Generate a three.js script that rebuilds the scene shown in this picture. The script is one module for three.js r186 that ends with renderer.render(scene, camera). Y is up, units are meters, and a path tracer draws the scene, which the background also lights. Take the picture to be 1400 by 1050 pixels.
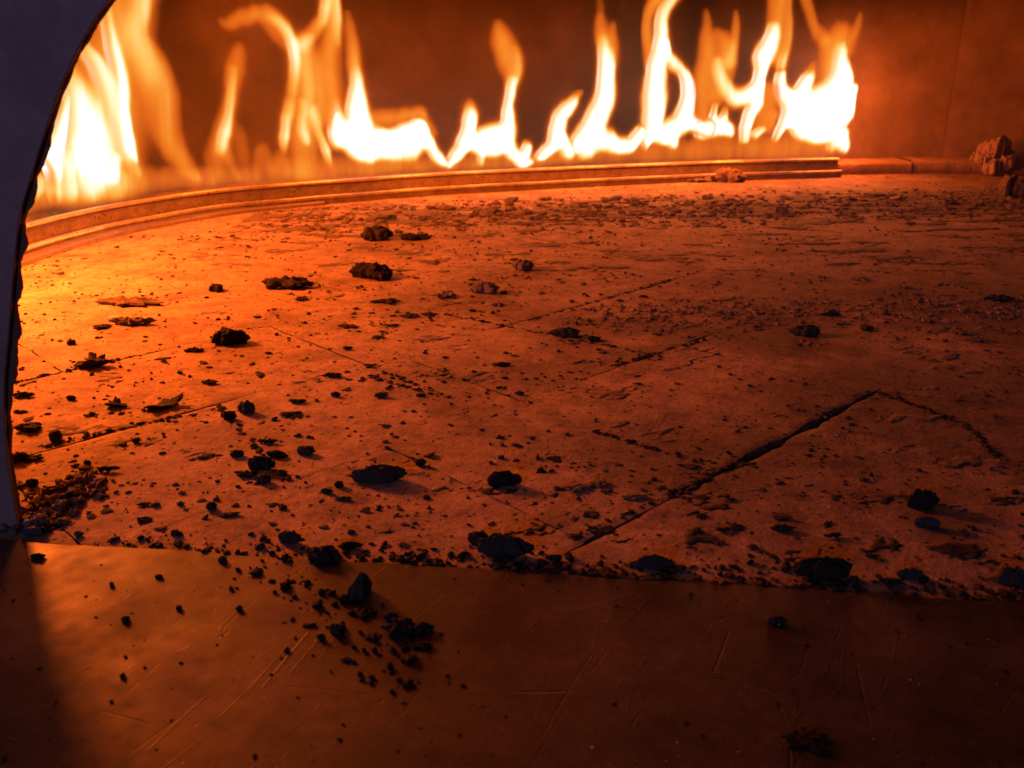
import * as THREE from 'three';
import { mergeGeometries, mergeVertices } from 'three/addons/utils/BufferGeometryUtils.js';
import { createNoise3D, createNoise4D } from 'simplex-noise';

// ---------------------------------------------------------------- camera, light, exposure
const scene = new THREE.Scene();
const camera = new THREE.PerspectiveCamera(45, 4 / 3, 0.02, 40);
camera.position.set(0, 0.22, 0);
camera.rotation.set(THREE.MathUtils.degToRad(-20), 0, 0);
camera.focus = 0.62;
camera.userData.fStop = 18;
const renderer = new THREE.WebGLRenderer({ antialias: true });
renderer.setSize(1024, 768);
renderer.toneMapping = THREE.LinearToneMapping;
renderer.toneMappingExposure = 1;
renderer.shadowMap.enabled = true;
scene.background = new THREE.Color().setRGB(0.0022, 0.0028, 0.0048);   // the dim unlit room outside the oven

const FIRE = 1.25;                                                        // overall strength of the fire's light
const fireColor = new THREE.Color().setRGB(1, 0.15, 0.012);
const windowLight = new THREE.RectAreaLight(new THREE.Color().setRGB(0.42, 0.39, 0.80), 5.2, 1.2, 0.9);   // cool daylight from a window of the room, behind the camera on the left
windowLight.name = 'room_window_light';
windowLight.position.set(-1.0, 0.75, 2.3);
windowLight.lookAt(-0.2, 0.1, -0.4);
scene.add(windowLight);

// ---------------------------------------------------------------- helpers
function rng(seed) { let a = seed >>> 0; return () => { a = (a + 0x6d2b79f5) | 0; let t = Math.imul(a ^ (a >>> 15), 1 | a); t = (t + Math.imul(t ^ (t >>> 7), 61 | t)) ^ t; return ((t ^ (t >>> 14)) >>> 0) / 4294967296; }; }
const R = rng(71), noise = createNoise3D(rng(5)), noiseB = createNoise3D(rng(9)), noise4 = createNoise4D(rng(12));
const clamp = (x, a = 0, b = 1) => Math.min(b, Math.max(a, x)), mix = (a, b, t) => a + (b - a) * t;
const smooth = (a, b, x) => { const t = clamp((x - a) / (b - a)); return t * t * (3 - 2 * t); };
function fbm(x, y, z, o = 4) { let s = 0, a = 0.5; for (let i = 0; i < o; i++) { s += a * noise(x, y, z); x = x * 2.03 + 1.7; y = y * 2.03 + 5.1; z = z * 2.03 + 2.2; a *= 0.5; } return s; }
const taken = {};
function numbered(name) { const n = taken[name] = (taken[name] ?? -1) + 1; return n ? name + '_' + String(n).padStart(3, '0') : name; }
function put(o, parent = scene) { o.castShadow = o.receiveShadow = true; parent.add(o); return o; }
function mesh(name, g, m, parent) { const o = new THREE.Mesh(g, m); o.name = parent ? name : numbered(name); return put(o, parent ?? scene); }
function tag(o, label, category, group) { Object.assign(o.userData, { label, category }); if (group) o.userData.group = group; return o; }
function structure(o) { o.userData.kind = 'structure'; return o; }
function gridGeometry(nu, nv, f, closed = false) {        // f(u, v) -> [x, y, z, uvx, uvy]
  const p = [], t = [], ix = [];
  for (let j = 0; j <= nv; j++) for (let i = 0; i <= nu; i++) { const q = f(i / nu, j / nv); p.push(q[0], q[1], q[2]); t.push(q[3] ?? i / nu, q[4] ?? j / nv); }
  for (let j = 0; j < nv; j++) for (let i = 0; i < nu; i++) { const a = j * (nu + 1) + i, b = a + nu + 1; ix.push(a, a + 1, b, a + 1, b + 1, b); }
  const g = new THREE.BufferGeometry();
  g.setAttribute('position', new THREE.Float32BufferAttribute(p, 3)); g.setAttribute('uv', new THREE.Float32BufferAttribute(t, 2)); g.setIndex(ix); g.computeVertexNormals();
  return g;
}
function catmull(P, n = 16) {
  const out = [];
  for (let i = 0; i < P.length - 1; i++) {
    const p0 = P[Math.max(i - 1, 0)], p1 = P[i], p2 = P[i + 1], p3 = P[Math.min(i + 2, P.length - 1)];
    for (let k = 0; k < n; k++) { const t = k / n, t2 = t * t, t3 = t2 * t; out.push([0, 1].map((j) => 0.5 * (2 * p1[j] + (p2[j] - p0[j]) * t + (2 * p0[j] - 5 * p1[j] + 4 * p2[j] - p3[j]) * t2 + (3 * p1[j] - p0[j] - 3 * p2[j] + p3[j]) * t3))); }
  }
  out.push(P[P.length - 1]);
  return out;
}
class Path {                                              // a curve on the plan, measured along its length
  constructor(points) { this.p = points; this.s = [0]; for (let i = 1; i < points.length; i++) this.s.push(this.s[i - 1] + Math.hypot(points[i][0] - points[i - 1][0], points[i][1] - points[i - 1][1])); this.length = this.s[this.s.length - 1]; }
  at(s, off = 0) {                                        // off > 0 lies behind the curve, away from the camera
    let i = 0; while (i < this.p.length - 2 && this.s[i + 1] < s) i++;
    const a = this.p[i], b = this.p[i + 1], l = this.s[i + 1] - this.s[i], u = (s - this.s[i]) / l, k = Math.max(i - 1, 0), m = Math.min(i + 2, this.p.length - 1);
    let tx = mix(b[0] - this.p[k][0], this.p[m][0] - a[0], clamp(u)), tz = mix(b[1] - this.p[k][1], this.p[m][1] - a[1], clamp(u)); const tl = Math.hypot(tx, tz); tx /= tl; tz /= tl;
    return { x: a[0] + (b[0] - a[0]) * u + tz * off, z: a[1] + (b[1] - a[1]) * u - tx * off, tx, tz };
  }
  offset(o) { return new Path(this.s.map((s) => { const q = this.at(s, o); return [q.x, q.z]; })); }
}
function texture(w, h, f, srgb) {                         // f(x, y) in 0..1 -> one value or three, tiling is up to f
  const d = new Uint8Array(w * h * 4);
  for (let y = 0, i = 0; y < h; y++) for (let x = 0; x < w; x++, i += 4) { const v = f(x / w, y / h), c = Array.isArray(v) ? v : [v, v, v]; for (let k = 0; k < 3; k++) d[i + k] = clamp(c[k]) * 255; d[i + 3] = 255; }
  const t = new THREE.DataTexture(d, w, h); t.wrapS = t.wrapT = THREE.RepeatWrapping; t.magFilter = THREE.LinearFilter; t.minFilter = THREE.LinearMipmapLinearFilter; t.generateMipmaps = true; if (srgb) t.colorSpace = THREE.SRGBColorSpace; t.needsUpdate = true;
  return t;
}
const TAU = Math.PI * 2;
function tiling(x, y, f, seed = 0) { const r = f / TAU; return noise4(Math.cos(x * TAU) * r + seed, Math.sin(x * TAU) * r, Math.cos(y * TAU) * r, Math.sin(y * TAU) * r + seed * 1.7); }

// ---------------------------------------------------------------- materials
// fired clay: fine grain, pits and pale specks, 0.36 m to a repeat
const pits = (() => { const r = rng(40), n = 1500, c = []; for (let i = 0; i < n; i++) c.push([r(), r(), 0.0012 + 0.0035 * r() ** 3, r()]); const cell = Array.from({ length: 400 }, () => []); for (const q of c) for (let dx = -1; dx <= 1; dx++) for (let dy = -1; dy <= 1; dy++) cell[((Math.floor(q[1] * 20) + dy + 20) % 20) * 20 + ((Math.floor(q[0] * 20) + dx + 20) % 20)].push(q);
  return (x, y) => { let v = 0, tone = 0; for (const q of cell[Math.floor(y * 20) % 20 * 20 + Math.floor(x * 20) % 20]) { let dx = Math.abs(x - q[0]), dy = Math.abs(y - q[1]); dx = Math.min(dx, 1 - dx); dy = Math.min(dy, 1 - dy); const d = Math.hypot(dx, dy) / q[2]; if (d < 1 && 1 - d > v) { v = 1 - d; tone = q[3]; } } return [v, tone]; }; })();
const clayMap = texture(1024, 1024, (x, y) => { const g = 0.5 + 0.5 * tiling(x, y, 60, 3), h = tiling(x, y, 170, 8), m = tiling(x, y, 14, 5), [p, tone] = pits(x, y); let v = 0.80 + 0.14 * (g - 0.5) + 0.11 * h + 0.09 * m; v *= tone < 0.8 ? 1 - 0.75 * smooth(0, 0.5, p) : 1 + 0.22 * smooth(0, 0.5, p); return [v, v * 0.985, v * 0.96]; }, true);
const clayBump = texture(1024, 1024, (x, y) => { const [p, tone] = pits(x, y); return 0.5 + 0.13 * tiling(x, y, 60, 3) + 0.12 * tiling(x, y, 170, 8) + 0.08 * tiling(x, y, 18, 2) + (tone < 0.72 ? -0.3 : 0.22) * p; });
const clay = new THREE.MeshStandardMaterial({ color: new THREE.Color().setRGB(0.52, 0.35, 0.23), map: clayMap, bumpMap: clayBump, bumpScale: 0.0007, roughness: 0.93, vertexColors: true });
clay.name = 'fired clay';
const mortar = new THREE.MeshStandardMaterial({ color: new THREE.Color().setRGB(0.13, 0.105, 0.085), map: clayMap, bumpMap: clayBump, bumpScale: 0.002, roughness: 1 });
const wallMap = texture(512, 512, (x, y) => { const v = 0.76 + 0.09 * tiling(x, y, 5, 21) + 0.04 * tiling(x, y, 22, 4) + 0.03 * tiling(x, y, 90, 6) + 0.05 * tiling(x, y, 11, 41); return [v, v * 0.97, v * 0.93]; }, true);
const wallBump = texture(512, 512, (x, y) => 0.5 + 0.2 * tiling(x, y, 8, 21) + 0.1 * tiling(x, y, 40, 4) + 0.08 * tiling(x, y, 110, 6));
const wallClay = new THREE.MeshStandardMaterial({ color: new THREE.Color().setRGB(0.085, 0.062, 0.045), map: wallMap, bumpMap: wallBump, bumpScale: 0.0008, roughness: 0.9 });
const domeClay = wallClay.clone(); domeClay.vertexColors = true;
const kerbClay = new THREE.MeshStandardMaterial({ color: new THREE.Color().setRGB(0.42, 0.29, 0.19), map: wallMap, bumpMap: wallBump, bumpScale: 0.003, roughness: 0.95 });
const sootyClay = new THREE.MeshStandardMaterial({ color: new THREE.Color().setRGB(0.13, 0.09, 0.065), map: wallMap, bumpMap: wallBump, bumpScale: 0.0015, roughness: 0.9 });
const burnerSteel = new THREE.MeshStandardMaterial({ color: new THREE.Color().setRGB(0.30, 0.24, 0.2), map: clayMap, bumpMap: wallBump, bumpScale: 0.001, roughness: 0.5, metalness: 0.55 });
const burnerRim = new THREE.MeshStandardMaterial({ color: new THREE.Color().setRGB(0.72, 0.60, 0.48), map: clayMap, bumpMap: wallBump, bumpScale: 0.0006, roughness: 0.36, metalness: 0.7 });
const jambSteel = new THREE.MeshStandardMaterial({ color: new THREE.Color().setRGB(0.36, 0.24, 0.25), map: wallMap, bumpMap: wallBump, bumpScale: 0.0008, roughness: 0.6, metalness: 0.25 });
const darkCrust = new THREE.MeshStandardMaterial({ color: new THREE.Color().setRGB(0.075, 0.05, 0.042), roughness: 0.95 });
const plateRough = texture(1024, 1024, (x, y) => 0.62 + 0.12 * tiling(x, y, 6, 31) + 0.07 * tiling(x, y, 30, 12));
const scratches = (() => {                                 // fine scratches drawn into the relief of the metal plate
  const c = document.createElement('canvas'); c.width = c.height = 1024; const g = c.getContext('2d'), r = rng(17);
  g.fillStyle = '#808080'; g.fillRect(0, 0, 1024, 1024);
  for (let i = 0; i < 560; i++) { const x = r() * 1024, y = r() * 1024, a = r() < 0.6 ? 1.15 + (r() - 0.5) * 0.5 : r() * Math.PI, l = 8 + 110 * r() ** 2.5, v = Math.floor(r() < 0.5 ? 60 + 50 * r() : 150 + 70 * r()); g.strokeStyle = `rgba(${v},${v},${v},${0.25 + 0.6 * r()})`; g.lineWidth = 0.7 + 1.2 * r() ** 3; g.beginPath(); g.moveTo(x, y); g.quadraticCurveTo(x + Math.cos(a) * l * 0.5 + (r() - 0.5) * 8, y + Math.sin(a) * l * 0.5 + (r() - 0.5) * 8, x + Math.cos(a) * l, y + Math.sin(a) * l); g.stroke(); }
  for (let i = 0; i < 1600; i++) { const v = Math.floor(60 + 140 * r()); g.fillStyle = `rgba(${v},${v},${v},${0.2 + 0.5 * r()})`; g.beginPath(); g.arc(r() * 1024, r() * 1024, 0.6 + 1.6 * r() ** 3, 0, 7); g.fill(); }
  const t = new THREE.CanvasTexture(c); t.wrapS = t.wrapT = THREE.RepeatWrapping; t.magFilter = THREE.LinearFilter; return t;
})();
const plateMap = texture(1024, 1024, (x, y) => { const s = 0.5 + 0.5 * tiling(x, y, 4, 51), v = 0.66 + 0.34 * (s - 0.5) + 0.12 * tiling(x, y, 11, 52) + 0.10 * tiling(x, y, 25, 55) + 0.08 * tiling(x, y, 60, 56) + 0.08 * tiling(x, y, 140, 53); return [v, v * 0.97, v * 0.93]; }, true);
const plateMetal = new THREE.MeshStandardMaterial({ color: new THREE.Color().setRGB(0.135, 0.102, 0.082), map: plateMap, roughnessMap: plateRough, roughness: 1, metalness: 0.5, bumpMap: scratches, bumpScale: 0.0009 });
const charcoal = [0.018, 0.026, 0.036].map((v, i) => new THREE.MeshPhysicalMaterial({ color: new THREE.Color().setRGB(v, v * 0.8, v * 0.68), roughness: 0.9, specularIntensity: 0.25 }));
const brownAsh = new THREE.MeshStandardMaterial({ color: new THREE.Color().setRGB(0.11, 0.075, 0.052), roughness: 1 });
const blueAsh = new THREE.MeshStandardMaterial({ color: new THREE.Color().setRGB(0.022, 0.022, 0.027), roughness: 0.8 });
const heapAsh = new THREE.MeshStandardMaterial({ color: new THREE.Color().setRGB(0.2, 0.14, 0.1), roughness: 1 });
const greyAsh = new THREE.MeshStandardMaterial({ color: new THREE.Color().setRGB(0.10, 0.085, 0.08), roughness: 1 });

// ---------------------------------------------------------------- plan of the oven
const lip = new Path(catmull([[-0.55, -0.64], [-0.56, -0.85], [-0.553, -1.0], [-0.528, -1.12], [-0.484, -1.215], [-0.42, -1.305], [-0.342, -1.362], [-0.245, -1.42], [-0.12, -1.487], [0, -1.535], [0.165, -1.593], [0.30, -1.637], [0.45, -1.672], [0.585, -1.70]]));
const fireLine = lip.offset(0.022);
const wallPath = new Path(catmull([[-0.36, -0.43], [-0.56, -0.53], [-0.635, -0.72], [-0.64, -0.95], [-0.605, -1.14], [-0.535, -1.30], [-0.44, -1.405], [-0.30, -1.495], [-0.14, -1.575], [0.03, -1.64], [0.25, -1.715], [0.45, -1.757], [0.62, -1.782], [0.80, -1.795], [0.98, -1.765], [1.15, -1.66], [1.28, -1.45], [1.33, -1.15], [1.26, -0.85], [1.08, -0.62], [0.80, -0.48], [0.55, -0.43]]));
const EDGE = [[-0.40, -0.404], [0.60, -0.290]];           // far edge of the metal plate
const edgeN = (() => { const dx = EDGE[1][0] - EDGE[0][0], dz = EDGE[1][1] - EDGE[0][1], l = Math.hypot(dx, dz); return [-dz / l, dx / l]; })();
const pastEdge = (x, z) => (x - EDGE[0][0]) * edgeN[0] + (z - EDGE[0][1]) * edgeN[1];   // > 0 on the plate's side

// brick floor, laid at an angle: rows along AX, counted along BX
const TH = THREE.MathUtils.degToRad(44), AX = [Math.cos(TH), -Math.sin(TH)], BX = [Math.sin(TH), Math.cos(TH)];
const floor = new THREE.Group(); floor.name = 'oven_floor'; structure(floor); scene.add(floor);
{
  const bed = mesh('mortar_bed', gridGeometry(60, 50, (u, v) => { const x = mix(-0.75, 1.45, u), z = mix(-1.95, -0.30, v); const past = Math.max(0, pastEdge(x, z) + 0.001); return [x - past * edgeN[0], -0.0065 + 0.0012 * fbm(x * 40, 1, z * 40), z - past * edgeN[1], x / 0.36, z / 0.36]; }), mortar, floor);
  bed.userData.kind = 'structure';
  const rows = [0.19, 0.034, -0.11, -0.253, -0.407, -0.542, -0.678, -0.82, -0.962, -1.104, -1.246, -1.388, -1.53, -1.672, -1.814];
  const fixed = { 3: [0.578], 4: [0.402, 0.70, 0.12], 5: [0.372, 0.535, 0.82, 0.09], 6: [0.502, 0.80, 0.205] };
  const span = (a, p, q, w) => w * smooth(p - 0.02, p + 0.02, a) * smooth(q + 0.02, q - 0.02, a);
  const wide = (bi, a) => 0.00003 + (bi === 3 ? 0.0010 * smooth(0.22, 0.30, a) * smooth(0.60, 0.585, a) + span(a, 0.36, 0.575, 0.0021) : bi === 5 ? span(a, 0.10, 0.27, 0.0012) + span(a, 0.50, 0.74, 0.0011) : bi === 4 ? span(a, 0.47, 0.62, 0.0009) : bi === 6 ? span(a, 0.14, 0.30, 0.0011) : bi === 2 ? span(a, 0.55, 0.8, 0.0005) : 0) * (0.7 + 0.5 * noise(a * 30, bi, 4));
  const inside = (x, z) => { if (z > -1.0 && x > -0.66 && x < 1.3) return pastEdge(x, z) < 0; for (let i = 0; i < wallPath.p.length - 1; i += 2) { const [px, pz] = wallPath.p[i]; if (Math.hypot(px - x, pz - z) < 0.25) return true; } return x > -0.66 && x < 1.36 && z > -1.85 && (z > -1.45 || x > -0.35); };
  for (let k = 0; k < rows.length - 1; k++) {
    const b1 = rows[k], b0 = rows[k + 1];
    let cuts = fixed[k] ?? fixed[k];
    const list = []; const step = 0.285;
    const f = (fixed[k] ?? [((k * 0.617) % 1) * step]).slice().sort((p, q) => p - q);
    for (let a = f[0] - step; a > -0.8; a -= step) list.push(a);
    list.push(...f);
    for (let a = f[f.length - 1] + step; a < 2.4; a += step) list.push(a);
    list.sort((p, q) => p - q);
    for (let i = 0; i < list.length - 1; i++) {
      const a0 = list[i], a1 = list[i + 1], ca = (a0 + a1) / 2, cb = (b0 + b1) / 2, P = (a, b) => [a * AX[0] + b * BX[0], a * AX[1] + b * BX[1]];
      const corners = [P(a0, b0), P(a1, b0), P(a0, b1), P(a1, b1), P(ca, cb)];
      if (!corners.some(([x, z]) => inside(x, z)) || corners.every(([x, z]) => pastEdge(x, z) > -0.002)) continue;
      const c = P(ca, cb), near = Math.min(...corners.map(([x, z]) => Math.hypot(x, z)));
      if (near > 2.6) continue;
      const cell = near < 0.55 ? 0.0026 : near < 0.85 ? 0.0036 : near < 1.3 ? 0.007 : 0.014;
      const nu = Math.round((a1 - a0) / cell), nv = Math.round((b1 - b0) / cell), seed = R() * 90, tone = 1 + (R() - 0.5) * 0.10, turn = Math.floor(R() * 4), ou = R(), ov = R(), lift = (R() - 0.5) * 0.0001;
      const p = [], uv = [], col = [], ix = [], put4 = (a, b, y) => {
        let [x, z] = P(a, b); const past = pastEdge(x, z) + 0.0004 + 0.0005 * noise(x * 60, 3, z * 60) + 0.005 * Math.max(0, noise(x * 45, 7, 2) - 0.35); if (past > 0) { x -= past * edgeN[0]; z -= past * edgeN[1]; }
        p.push(x, y, z); uv.push((turn % 2 ? b : a) / 0.36 + ou, (turn % 2 ? a : b) / 0.36 + ov); return [x, z, past];
      };
      for (let j = 0; j <= nv; j++) for (let q = 0; q <= nu; q++) {
        const ta = q / nu, tb = j / nv, ga0 = fixed[k] ? 0.0009 * Math.max(0, 0.5 + noise(tb * 4, k, i)) : 0.00004, gb1 = wide(k, mix(a0, a1, ta)), gb0 = wide(k + 1, mix(a0, a1, ta));
        const jag = (t, s, w) => w * (Math.max(0, 0.7 * fbm(t * 70, s, seed, 3)) + Math.max(0, 3 * (noise(t * 16, s + 7, seed) - 0.6)));
        const la = a0 + ga0 + jag(mix(b0, b1, tb), 1, ga0), ha = a1 - ga0 - jag(mix(b0, b1, tb), 2, ga0), lb = b0 + gb0 + jag(mix(a0, a1, ta), 3, gb0), hb = b1 - gb1 - jag(mix(a0, a1, ta), 4, gb1);
        const a = mix(la, ha, ta), b = mix(lb, hb, tb);
        const e = Math.min(a - la, ha - a, b - lb, hb - b), round = 0.0004;
        let y = lift - Math.min(0.0004, 0.5 * Math.max(e === a - la || e === ha - a ? ga0 : e === b - lb ? gb0 : gb1, 0)) * (1 - smooth(0, round + cell, e)) ** 2;
                const [x, z, past] = put4(a, b, 0);
        y += 0.0005 * fbm(x * 22, z * 22, 3, 3) + 0.00022 * fbm(x * 130, z * 130, 8, 3);
        p[p.length - 2] = y;
        const far = smooth(0.55, 1.3, -z), st = fbm(x * 6, z * 9, 11, 4), fine = fbm(x * 40, z * 55, 15, 3);
        let v = tone * (1 + 0.10 * fine) * (1 - 0.32 * smooth(0.05, 0.5, st)) * (1 - 0.30 * smooth(0.12, 0.5, fbm(x * 26, z * 70, 31, 3)));
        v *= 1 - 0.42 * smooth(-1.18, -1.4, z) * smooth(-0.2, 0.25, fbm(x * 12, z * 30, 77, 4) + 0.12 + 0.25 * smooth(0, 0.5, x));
        v *= 1 - 0.60 * smooth(-0.1, 0.4, x + 0.5 * fbm(x * 4, z * 4, 91, 3)) * smooth(-1.2, -0.7, z);  // firelight falloff painted into the bricks: darker toward the right front
        v *= 1 - 0.30 * smooth(0.10, 0.5, fbm(x * 70, z * 110, 61, 2)) - 0.22 * smooth(0.05, 0.35, fbm(x * 17 - z * 9, z * 17 + x * 9, 66, 4));
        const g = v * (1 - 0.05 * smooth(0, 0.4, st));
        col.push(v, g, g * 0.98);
      }
      for (let j = 0; j < nv; j++) for (let q = 0; q < nu; q++) { const A = j * (nu + 1) + q, B = A + nu + 1; ix.push(A, A + 1, B, A + 1, B + 1, B); }
      const g = new THREE.BufferGeometry();
      // faces must look up: AX x BX points up or down depending on the turn of the grid
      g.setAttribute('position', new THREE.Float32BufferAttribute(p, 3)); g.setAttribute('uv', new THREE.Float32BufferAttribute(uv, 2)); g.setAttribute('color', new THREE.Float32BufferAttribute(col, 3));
      g.setIndex(ix); g.computeVertexNormals();
      if (g.attributes.normal.getY(Math.floor((nu + 1) * (nv + 1) / 2)) < 0) { for (let q = 0; q < ix.length; q += 3) [ix[q], ix[q + 1]] = [ix[q + 1], ix[q]]; g.setIndex(ix); g.computeVertexNormals(); }
      // the sides, with vertices of their own so that the top keeps its shading up to the edge
      const ring = []; for (let q = 0; q <= nu; q++) ring.push(q); for (let j = 1; j <= nv; j++) ring.push(j * (nu + 1) + nu); for (let q = nu - 1; q >= 0; q--) ring.push(nv * (nu + 1) + q); for (let j = nv - 1; j >= 0; j--) ring.push(j * (nu + 1));
      const sp = [], su = [], sc = [], si = []; ring.forEach((k2, n) => { sp.push(p[k2 * 3], p[k2 * 3 + 1], p[k2 * 3 + 2], p[k2 * 3], -0.008, p[k2 * 3 + 2]); su.push(uv[k2 * 2], uv[k2 * 2 + 1], uv[k2 * 2] + 0.02, uv[k2 * 2 + 1] + 0.02); for (let e = 0; e < 2; e++) sc.push(0.22, 0.21, 0.2); if (n) si.push(n * 2 - 2, n * 2, n * 2 - 1, n * 2, n * 2 + 1, n * 2 - 1); });
      const side = new THREE.BufferGeometry(); side.setAttribute('position', new THREE.Float32BufferAttribute(sp, 3)); side.setAttribute('uv', new THREE.Float32BufferAttribute(su, 2)); side.setAttribute('color', new THREE.Float32BufferAttribute(sc, 3)); side.setIndex(si); side.computeVertexNormals();
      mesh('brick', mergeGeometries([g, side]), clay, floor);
    }
  }
}

// the wall of the dome in curved panels, the ceiling above it
const dome = new THREE.Group(); dome.name = 'oven_dome'; structure(dome); scene.add(dome);
{
  const H0 = 0.35, T = 0.05;
  const seams = [0.0, 0.42, 0.80, 1.045, 1.50, wallPath.length * 0.0];
  const sAt = (x, z) => { let best = 0, bd = 9; for (let i = 0; i < wallPath.p.length; i++) { const d = Math.hypot(wallPath.p[i][0] - x, wallPath.p[i][1] - z); if (d < bd) { bd = d; best = wallPath.s[i]; } } return best; };
  const cuts = [0, sAt(-0.64, -0.95), sAt(-0.42, -1.42), sAt(0.18, -1.69), sAt(0.815, -1.795), sAt(1.22, -1.57), sAt(1.26, -0.85), wallPath.length];
  const C = [0.33, -1.1];
  cuts.slice(0, -1).forEach((s0, i) => {
    const s1 = cuts[i + 1], gap = 0, bulge = [0, 0, 0, 0, 0.0004, 0, 0, 0][i];
    const prof = [[T, -0.02], [0, -0.02], [0, 0.02], [0, 0.1], [0.002, 0.18], [0.004, 0.24], [0.012, H0], [T + 0.012, H0]];
    const nu = Math.max(4, Math.round((s1 - s0) / 0.012));
    const g = gridGeometry(nu, prof.length - 1, (u, v) => { let s = mix(s0 + gap, s1 - gap, u); const e = Math.min(s - s0, s1 - s), [o, y] = prof[Math.round(v * (prof.length - 1))]; if (e < 0.004 && i !== 0) s += 0.004 * noise(y * 9, u < 0.5 ? i : i + 1, 2); const q = wallPath.at(s, o > 0.03 ? o : -o + bulge + 0.0015 * fbm(s * 9, y * 9, 4, 2)); return [q.x, y, q.z, s / 0.5, y / 0.5]; });
    { const p = g.attributes.position, c = []; for (let k = 0; k < p.count; k++) { const v = (1 + 1.9 * smooth(0.35, 0.8, p.getX(k))) * (i >= 4 ? 1.14 : 1); c.push(v, v, v); } g.setAttribute('color', new THREE.Float32BufferAttribute(c, 3)); }   // right wall painted brighter for firelight falling there; panels past the seam paler
    mesh('wall_panel', g, domeClay, dome);
  });
  // mortar seam behind the joints and the ceiling, which lowers the heat on to the floor
  mesh('wall_backing', gridGeometry(160, 1, (u, v) => { const q = wallPath.at(u * wallPath.length, 0.012 - 0.004); return [q.x, mix(-0.02, H0 - 0.001, v), q.z, u * 6, v]; }), wallClay, dome);
  const ring = (u, v, out) => { const a = v * Math.PI / 2, q = wallPath.at(u * wallPath.length, out ? T : -0.012), k = Math.cos(a); return [C[0] + (q.x - C[0]) * k, H0 + (0.20 + out * 0.05) * Math.sin(a) + 0.002, C[1] + (q.z - C[1]) * k, q.x * 2 + u, v]; };
  mesh('ceiling', gridGeometry(120, 14, (u, v) => ring(u, v, 0)), sootyClay, dome);
  mesh('outer_shell', gridGeometry(80, 10, (u, v) => ring(u, v, 1)), sootyClay, dome);
}

// low kerb of bricks at the foot of the wall, right of the burner
{
  const kerb = new THREE.Group(); kerb.name = 'brick_kerb'; scene.add(kerb);
  tag(kerb, 'low pale brick kerb along the wall foot right of the burner', 'kerb');
  const s0 = wallPath.s.find((s, i) => wallPath.p[i][0] > 0.61 && wallPath.p[i][1] < -1.6);
  for (let i = 0; i < 4; i++) {
    const a = s0 - 0.035 + i * 0.145, b = a + 0.1447, h = 0.021 + 0.003 * R(), d = 0.055 + 0.006 * R();
    const prof = [[0.0, -0.01], [d, -0.01], [d, h * 0.75], [d - 0.003, h], [0, h]];
    mesh('brick', gridGeometry(14, 4, (u, v) => { const [o, y] = prof[Math.round(v * 4)], s = mix(a, b, u), r = u === 0 || u === 1 ? 0.002 : 0, q = wallPath.at(s, -o + r * 0.2 + 0.003 * fbm(s * 40, y * 40, 3, 3) * (o > 0 ? 1 : 0)); return [q.x, y - r * 0.1 + 0.0022 * fbm(s * 50, o * 50, 6, 3) * (y > 0 ? 1 : 0), q.z, s / 0.5, (o + y) / 0.5]; }), kerbClay, kerb);
  }
}

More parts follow.
